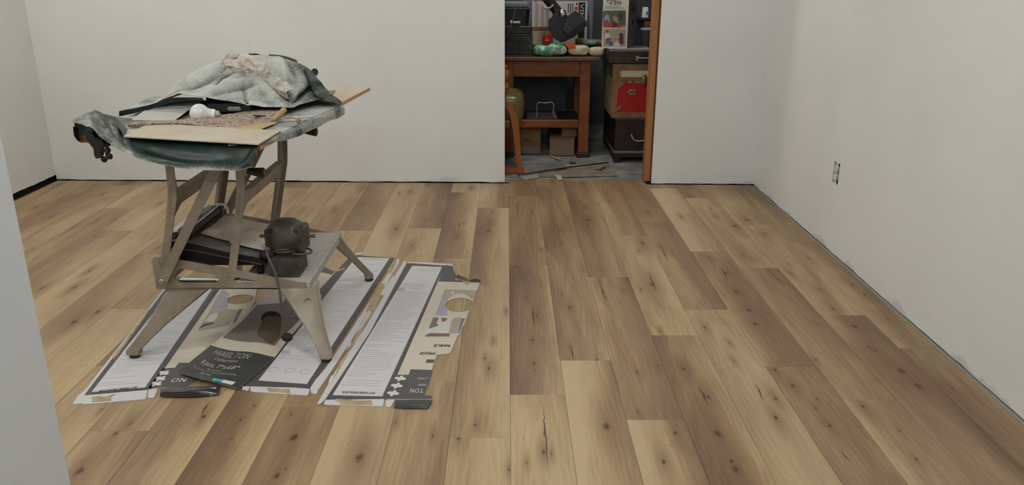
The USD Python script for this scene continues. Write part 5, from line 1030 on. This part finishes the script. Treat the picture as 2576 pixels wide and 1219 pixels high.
# trunks and suitcase at the right
M_trd = mat('dark_trunk', lin(54, 40, 36), .5, col2=lin(44, 32, 30), nscale=8.); M_edge = mat('grey_metal_trim', lin(128, 124, 120), .45, metal=.3)
T1 = thing('trunk', 'dark brown trunk with grey bottom band at the bottom of the stack', 'trunk', (.95, 6.0, 0))
x0, x1, y0, y1 = .768, 1.20, 5.72, 6.42
part(T1, 'body', bx(x0, x1, y0, y1, .070, .318, .004), M_trd)
part(T1, 'band', bx(x0 - .006, x1, y0 - .006, y0 - .0005, .066, .083, .002), M_edge); part(T1, 'band', bx(x0 - .006, x0 - .0005, y0, y1, .066, .083, .002), M_edge)
part(T1, 'plinth', bx(x0 - .004, x1, y0 - .003, y1, .035, .0655, .003), M_trd)
for fx, fy in ((x0, y0), (x0, y1 - .06), (1.14, y0)): part(T1, 'foot', bx(fx, fx + .05, fy, fy + .05, 0, .0348, .004), M_trd)
part(T1, 'lid_edge', bx(x0 - .004, x1, y0 - .004, y1, .306, .3195, .002), mat('dark_lid_edge', lin(70, 62, 58), .5))
part(T1, 'handle', tube(spline([gy(1589, 338, y0 - .004), gy(1591, 346, y0 - .02), gy(1597, 352.5, y0 - .026), gy(1613, 354, y0 - .026), gy(1630, 354, y0 - .026)], 24), .0052, 10), mat('tan_handle', lin(176, 146, 126), .5), smooth=True)
T2 = thing('trunk', 'red panelled trunk with tan edges in the middle of the stack', 'trunk', (.95, 6.0, .32))
M_tanl2 = mat('tan_trunk_edge', lin(150, 108, 68), .5, col2=lin(128, 88, 52), nscale=12.); M_rp = mat('red_panel', lin(172, 34, 32), .45)
x0, y0, y1, z0, z1 = .738, 5.725, 6.40, .3205, .690
part(T2, 'body', bx(x0, 1.18, y0, y1, z0, z1, .003), mat('speckled_trunk_side', lin(156, 146, 128), .7, col2=lin(60, 52, 46), nscale=30., lo=.55, hi=.62))
part(T2, 'red_front', bx(x0 + .04, 1.15, y0 - .002, y0 - .0003, z0 + .04, .565, .0005), M_rp)
for nm, b_ in (('edge_strip', (x0 - .003, x0 + .038, y0 - .006, y0 - .0008, z0, z1)), ('edge_strip', (x0 + .0385, 1.18, y0 - .006, y0 - .0022, z0, z0 + .038)), ('edge_strip', (x0 + .0385, 1.18, y0 - .006, y0 - .0008, .578, .608)), ('edge_strip', (x0 + .0385, 1.18, y0 - .006, y0 - .0008, .652, .682))):
    part(T2, nm, bx(*b_, .0008), M_tanl2)
part(T2, 'cream_strip', bx(x0 + .055, 1.0, y0 - .010, y0 - .0062, .606, .650, .001), mat('cream_tape', lin(206, 196, 162), .6))
part(T2, 'top_trim', bx(x0 - .004, 1.18, y0 - .007, y0 + .006, z1 - .0075, z1 + .0045, .001), M_edge)
part(T2, 'side_trim', bx(x0 - .005, x0 - .0005, y0 + .006, y1, z1 - .010, z1 + .0045, .001), M_edge)
part(T2, 'corner_plate', extr(Polygon([(0, 0), (.055, 0), (0, -.06)]), .002, [x0 + .038, y0 - .0062, .578], [1, 0, 0], [0, 0, 1], [0, -1, 0]), M_tanl2)
part(T2, 'corner_strap', hull([gy(1540, 284, y0 - .009), gy(1545, 287, y0 - .009), gy(1564, 272, y0 - .009), gy(1561, 266, y0 - .009), gy(1540, 284, y0 - .018), gy(1562, 269, y0 - .018)]), mat('leather_strap', lin(168, 112, 66), .5))
q = gy(1588, 232, y0); part(T2, 'lock_plate', bx(q[0] - .018, q[0] + .024, y0 - .010, y0 - .0025, q[2] - .022, q[2] + .014, .004), mat('copper_plate', lin(150, 112, 96), .4, metal=.4))
part(T2, 'lock_loop', tube(spline([gy(1581, 235, y0 - .012), gy(1583, 228, y0 - .020), gy(1590, 226.5, y0 - .022), gy(1597, 226.5, y0 - .020), gy(1597, 238, y0 - .012)], 24), .0042, 8), mat('pale_copper', lin(190, 158, 144), .35, metal=.4), smooth=True)
e = trimesh.creation.icosphere(3, .028); e.vertices *= [.8, .5, 1.5]; e.apply_translation(gy(1621, 202, y0 - .014)); part(T2, 'round_clasp', e, mat('brass_clasp', lin(140, 104, 64), .35, metal=.5), smooth=True)
part(T2, 'side_strap', bx(x0 - .004, x0 - .0006, y0 + .02, y0 + .20, .60, z1 - .011, .001), mat('maroon_cloth', lin(104, 66, 70), .7))
T3 = thing('suitcase', 'dark brown suitcase with a silver handle on top of the red trunk', 'suitcase', (.95, 6.0, .695))
x0, y0, y1, z0, z1 = .700, 5.70, 6.30, .6955, .792
part(T3, 'body', bx(x0, 1.18, y0, y1, z0, z1, .010), mat('brown_leatherette', lin(66, 52, 46), .45, col2=lin(54, 42, 38), nscale=20.))
part(T3, 'top_edge', bx(x0 + .004, 1.176, y0 - .002, y0 + .012, z1 - .012, z1 + .001, .002), mat('worn_edge', lin(112, 98, 84), .6))
q = gy(1603, 147, y0); part(T3, 'handle_mount', bx(q[0] - .010, q[0] + .010, y0 - .008, y0 - .0005, q[2] - .016, q[2] + .016, .002), M_steel)
part(T3, 'handle', cyl((q[0], y0 - .012, q[2] + .003), (1.08, y0 - .012, q[2] + .006), .0055, n=12), mat('silver_handle', (.62, .62, .58), .3, metal=.8), smooth=40)
part(T3, 'handle_pad', bx(q[0] + .03, 1.10, y0 - .006, y0 - .0005, q[2] + .012, q[2] + .034, .002), M_blk)
single('flat_papers', rotz(bx(.70, .99, 5.71, 6.0, .7935, .7985, .001), -4, (.8, 5.8, 0)), mat('old_papers', lin(150, 146, 140), .7), 'old papers lying on the suitcase under the tall white carton', 'papers')

# tall white carton with two photographs
YF = 5.745
DX = thing('drink_carton', 'tall white carton printed with two photographs, standing on the dark suitcase', 'carton', (.78, 5.8, .799))
a, b, top_ = gy(1513, 122, YF), gy(1577, 125, YF), gy(1513, -24, YF)
fl_, fr_ = a[0], b[0]; zb0 = .7992; zt0 = top_[2]
sd = np.array([.30, .42, 0.]); sd /= np.linalg.norm(sd); dp = .30
pl_ = Polygon([(fl_, YF), (fr_, YF + .006), (fr_ + sd[0] * dp * .55, YF + .006 + sd[1] * dp), (fl_ + sd[0] * dp * .55, YF + sd[1] * dp)])
part(DX, 'box_body', extr(pl_, zt0 - zb0, [0, 0, zb0], [1, 0, 0], [0, 1, 0]), mat('carton_grey_side', lin(150, 148, 146), .6))
F0 = np.array([fl_, YF, 0]); Fd = np.array([fr_ - fl_, .006, 0]); Fl = np.linalg.norm(Fd); Fd /= Fl; Fn = np.array([Fd[1], -Fd[0], 0])
def fp(u, v): q = plane_hit(u, v); return ((q - F0) @ Fd, q[2])
def plane_hit(u, v):
    d = ray(u, v); t = ((F0 - EYEP) @ Fn) / (d @ Fn); return EYEP + t * d
def fpoly(px, lay, rnd=0.):
    P2 = Polygon([fp(u, v) for u, v in px]); P2 = P2.buffer(-rnd).buffer(rnd) if rnd else P2
    return extr(P2, .0005, F0 + Fn * (.0003 + .0006 * lay), Fd, [0, 0, 1], Fn)
part(DX, 'white_front', extr(sbox(0, zb0, Fl, zt0), .0006, F0 + Fn * .00005, Fd, [0, 0, 1], Fn), mat('carton_white_front', lin(222, 216, 200), .55))
for pxs, k in (([(1517, 27), (1574, 26), (1574, 70), (1517, 69)], 'green'), ([(1517, 72.5), (1574, 73), (1574, 117), (1518, 117)], 'beige')): part(DX, 'photo_print', fpoly(pxs, 1, .008), PH[k])
for pxs, k in (([(1517.5, 60), (1527, 48), (1541, 58), (1541, 69), (1517.5, 69)], 'red'), ([(1520, 45), (1525, 36), (1532, 38), (1535, 58), (1524, 64)], 'lav'), ([(1541, 42), (1546, 38), (1553, 44), (1556, 58), (1546, 56)], 'skin'), ([(1540, 58), (1548, 54), (1553, 60), (1552, 69), (1541, 69)], 'dark'), ([(1542, 34), (1546, 28), (1552, 31), (1553, 40), (1544, 42)], 'brown'),
               ([(1556, 36), (1561, 31), (1567, 36), (1566, 50), (1558, 46)], 'dark'), ([(1553, 61), (1561, 60), (1561, 70), (1553, 70)], 'red'), ([(1562, 66), (1572, 62), (1573, 69), (1562, 69.5)], 'skin'), ([(1542, 69), (1574, 67), (1574, 71), (1542, 71)], 'white'),
               ([(1521, 90), (1525, 82), (1532, 82), (1535, 94), (1530, 104), (1521, 104)], 'white'), ([(1525, 75), (1530, 74), (1531, 82), (1527, 84)], 'brown'), ([(1523, 98), (1532, 94), (1538, 99), (1534, 112), (1524, 110)], 'mauve'), ([(1533, 106), (1541, 105), (1540, 115), (1533, 114)], 'blue'), ([(1557, 85), (1562, 82), (1568, 86), (1567, 96), (1559, 95)], 'dark'), ([(1555, 97), (1568, 92), (1569, 110), (1560, 113)], 'maroon'), ([(1545, 110), (1553, 103), (1562, 114), (1545, 117)], 'white'), ([(1540, 98), (1550, 94), (1553, 100), (1545, 106)], 'skin')):
    part(DX, 'photo_figure', fpoly(pxs, 2, .0015), PH[k])
M_nav = mat('navy_ink', lin(44, 44, 78), .55)
def ftext(t, u, v, wpx, h, m, lay=1):
    x0_, z0_ = fp(u, v); x1_, _ = fp(u + wpx, v); return lettering(t, F0 + Fd * x0_ + np.array([0, 0, z0_]) + Fn * (.0003 + .0006 * lay), Fd, [0, 0, 1], h, 0, m, True, fit=x1_ - x0_)
part(DX, 'lettering', ftext('press', 1526, 2.5, 24, .026, M_nav), M_nav); part(DX, 'lettering', ftext('-a-drink', 1529, 11.5, 34, .026, M_nav), M_nav)
for k, (v, w) in enumerate(((15, 40), (18, 46), (21, 48))):
    part(DX, 'small_print', fpoly([(1522, v), (1522 + w, v), (1522 + w, v + 1.2), (1522, v + 1.2)], 1), mat('pale_blue_ink', lin(150, 156, 172), .6))
S0 = np.array([fr_, YF + .006, 0]); Sd = np.array([sd[0] * dp * .55, sd[1] * dp, 0]); Sl = np.linalg.norm(Sd); Sd /= Sl; Sn = np.array([Sd[1], -Sd[0], 0])
for t, z, w in (('press', zt0 - .105, .11), ('-a-drink', zt0 - .140, .16)): part(DX, 'lettering', lettering(t, S0 + Sd * .03 + [0, 0, z] + Sn * .0004, Sd, [0, 0, 1], .028, 0, None, True, fit=w), M_nav)
part(DX, 'hand_hole', extr(affinity.scale(Point(.14, zb0 + .165).buffer(.016, 20), 1.3, 1), .0006, S0 + Sn * .0002, Sd, [0, 0, 1], Sn), mat('hole_dark', lin(52, 44, 40), .8))

# shelf and small things at the far right
single('wall_shelf', bx(.99, 1.5, 6.26, 6.495, gy(1623, 44, 6.30)[2] - .017, gy(1623, 44, 6.30)[2], .001), mat('dark_shelf', lin(50, 52, 56), .6), 'dark shelf board behind the tall carton, holding a white canister', 'shelf')
single('shelf_unit', bx(1.0, 1.5, 6.50, 6.54, .0, 1.30, .002), mat('dark_back_panel', lin(58, 62, 70), .7), 'dark grey shelf back panel behind the trunks', 'shelf')
WJ = thing('canister', 'white canister with a blue mark standing on the dark shelf', 'canister', gy(1623, 44, 6.30))
p = gy(1623, 44, 6.30); part(WJ, 'body', loft([ring_box((p[0], 6.31, p[2] + .0005), .024, .03), ring_box((p[0], 6.31, p[2] + .068), .021, .026), ring_box((p[0], 6.31, p[2] + .075), .017, .02)]), MATS['white_plastic'], smooth=40)
part(WJ, 'blue_mark', bx(p[0] + .004, p[0] + .014, 6.2795, 6.284, p[2] + .02, p[2] + .045, .001), PH['blue'])
p = gy(1625, 98, 6.0); BN = thing('waste_bin', 'dark grey plastic bin standing on the suitcase beside the tall carton', 'bin', (p[0], 6.02, .7935))
part(BN, 'bin_body', lathe([(.001, 0), (.034, .0005), (.040, .118), (.037, .119), (.034, .01)], (p[0] + .004, 6.03, .7935), (0, 0, 1), 28), mat('slate_plastic', lin(74, 80, 88), .5), smooth=35)
part(BN, 'liner', lathe([(.0405, .110), (.043, .116), (.042, .124), (.036, .121)], (p[0] + .004, 6.03, .7935), (0, 0, 1), 28), MATS['white_plastic'], smooth=35)
single('wood_block', bx(p[0] + .005, p[0] + .05, 6.10, 6.16, .7935, .955, .003), mat('red_brown_wood', lin(122, 78, 52), .6), 'red brown wood block standing behind the grey bin', 'wood block')

# debris on the concrete
def litter(name, label, catg, px, z, t, m):
    single(name, flat(px, z, t), m, label, catg)
M_flatc = mat('dirty_cardboard', lin(146, 136, 122), .85, col2=lin(116, 108, 98), nscale=10.)
litter('cardboard_sheet', 'long dirty cardboard sheet lying across the doorway behind the floor edge', 'cardboard', [(1351, 429), (1400, 424), (1470, 421), (1530, 412), (1548, 426), (1554, 441), (1450, 444), (1356, 443)], .004, .004, M_flatc)
litter('paper_sheet', 'grey white paper sheet lying left of the dirty cardboard sheet', 'paper', [(1308, 436), (1352, 432), (1356, 446), (1320, 452), (1304, 443)], .002, .0015, mat('dusty_paper', lin(152, 152, 148), .8))
litter('tape_scrap', 'small cream scrap lying at the edge of the plank floor', 'scrap', [(1396, 439), (1412, 441), (1415, 451), (1403, 452)], .0062, .0015, mat('cream_scrap', lin(190, 178, 150), .7))
a, b = gz(1302, 440, .013), gz(1530, 408, .013)
single('dark_strip', tube([a, (a + b) / 2 + [0, .02, 0], b], .005, 6), mat('black_rubber_strip', lin(40, 40, 42), .7), 'thin black strip lying across the concrete behind the doorway', 'strip')
for k, (px, lab) in enumerate((([(1382, 392), (1386, 389), (1412, 400), (1410, 403)], 'tan wood splinter in front of the battered box'), ([(1432, 409), (1446, 411), (1450, 409), (1436, 406)], 'dark flat splinter near the right table leg'), ([(1496, 426), (1510, 424), (1521, 417), (1524, 420), (1512, 428)], 'dark torn scrap on the right part of the cardboard sheet'), ([(1400, 424), (1421, 420), (1424, 424), (1402, 428)], 'black torn scrap at the back edge of the cardboard sheet'))):
    litter('debris_scrap', lab, 'scrap', px, .0085 if k > 1 else .003, .003, MATS['tan_carton'] if k == 0 else MATS['dark_brown_carton'])

# ------------------------------------------------------------------ electrical box in the right wall
EB = thing('outlet_box', 'white double receptacle in an open electrical box on the right wall', 'outlet', (XR, oy, oz))
M_bx = mat('box_inside', lin(40, 36, 34), .8)
part(EB, 'box', cat(bx(XR + .012, XR + .060, oy - .0355, oy - .0325, oz - .0515, oz + .0515), bx(XR + .012, XR + .060, oy + .0325, oy + .0355, oz - .0515, oz + .0515), bx(XR + .012, XR + .060, oy - .0325, oy + .0325, oz - .0515, oz - .0485), bx(XR + .012, XR + .060, oy - .0325, oy + .0325, oz + .0485, oz + .0515), bx(XR + .057, XR + .060, oy - .0325, oy + .0325, oz - .0485, oz + .0485)), M_bx)
yoke = unary_union([sbox(-.009, -.052, .009, .052)]).difference(Point(0, .044).buffer(.003)).difference(Point(0, -.044).buffer(.003))
part(EB, 'yoke', extr(yoke, .002, [XR + .004, oy, oz], [0, -1, 0], [0, 0, 1], [-1, 0, 0]), MATS['white_plastic'])
for s in (-1, 1):
    f_ = Point(0, s * .0195).buffer(.0172, 16).intersection(sbox(-.0172, s * .0195 - .0140, .0172, s * .0195 + .0140))
    for hx in (-.0065, .0055): f_ = f_.difference(sbox(hx, s * .0195 - .002, hx + .0018, s * .0195 + .007))
    part(EB, 'socket', extr(f_, .010, [XR + .006, oy, oz], [0, -1, 0], [0, 0, 1], [-1, 0, 0]), mat('socket_white', lin(214, 212, 204), .35))
part(EB, 'socket_body', bx(XR + .0065, XR + .034, oy - .016, oy + .016, oz - .036, oz + .036, .003), mat('socket_ivory', lin(150, 140, 120), .5))
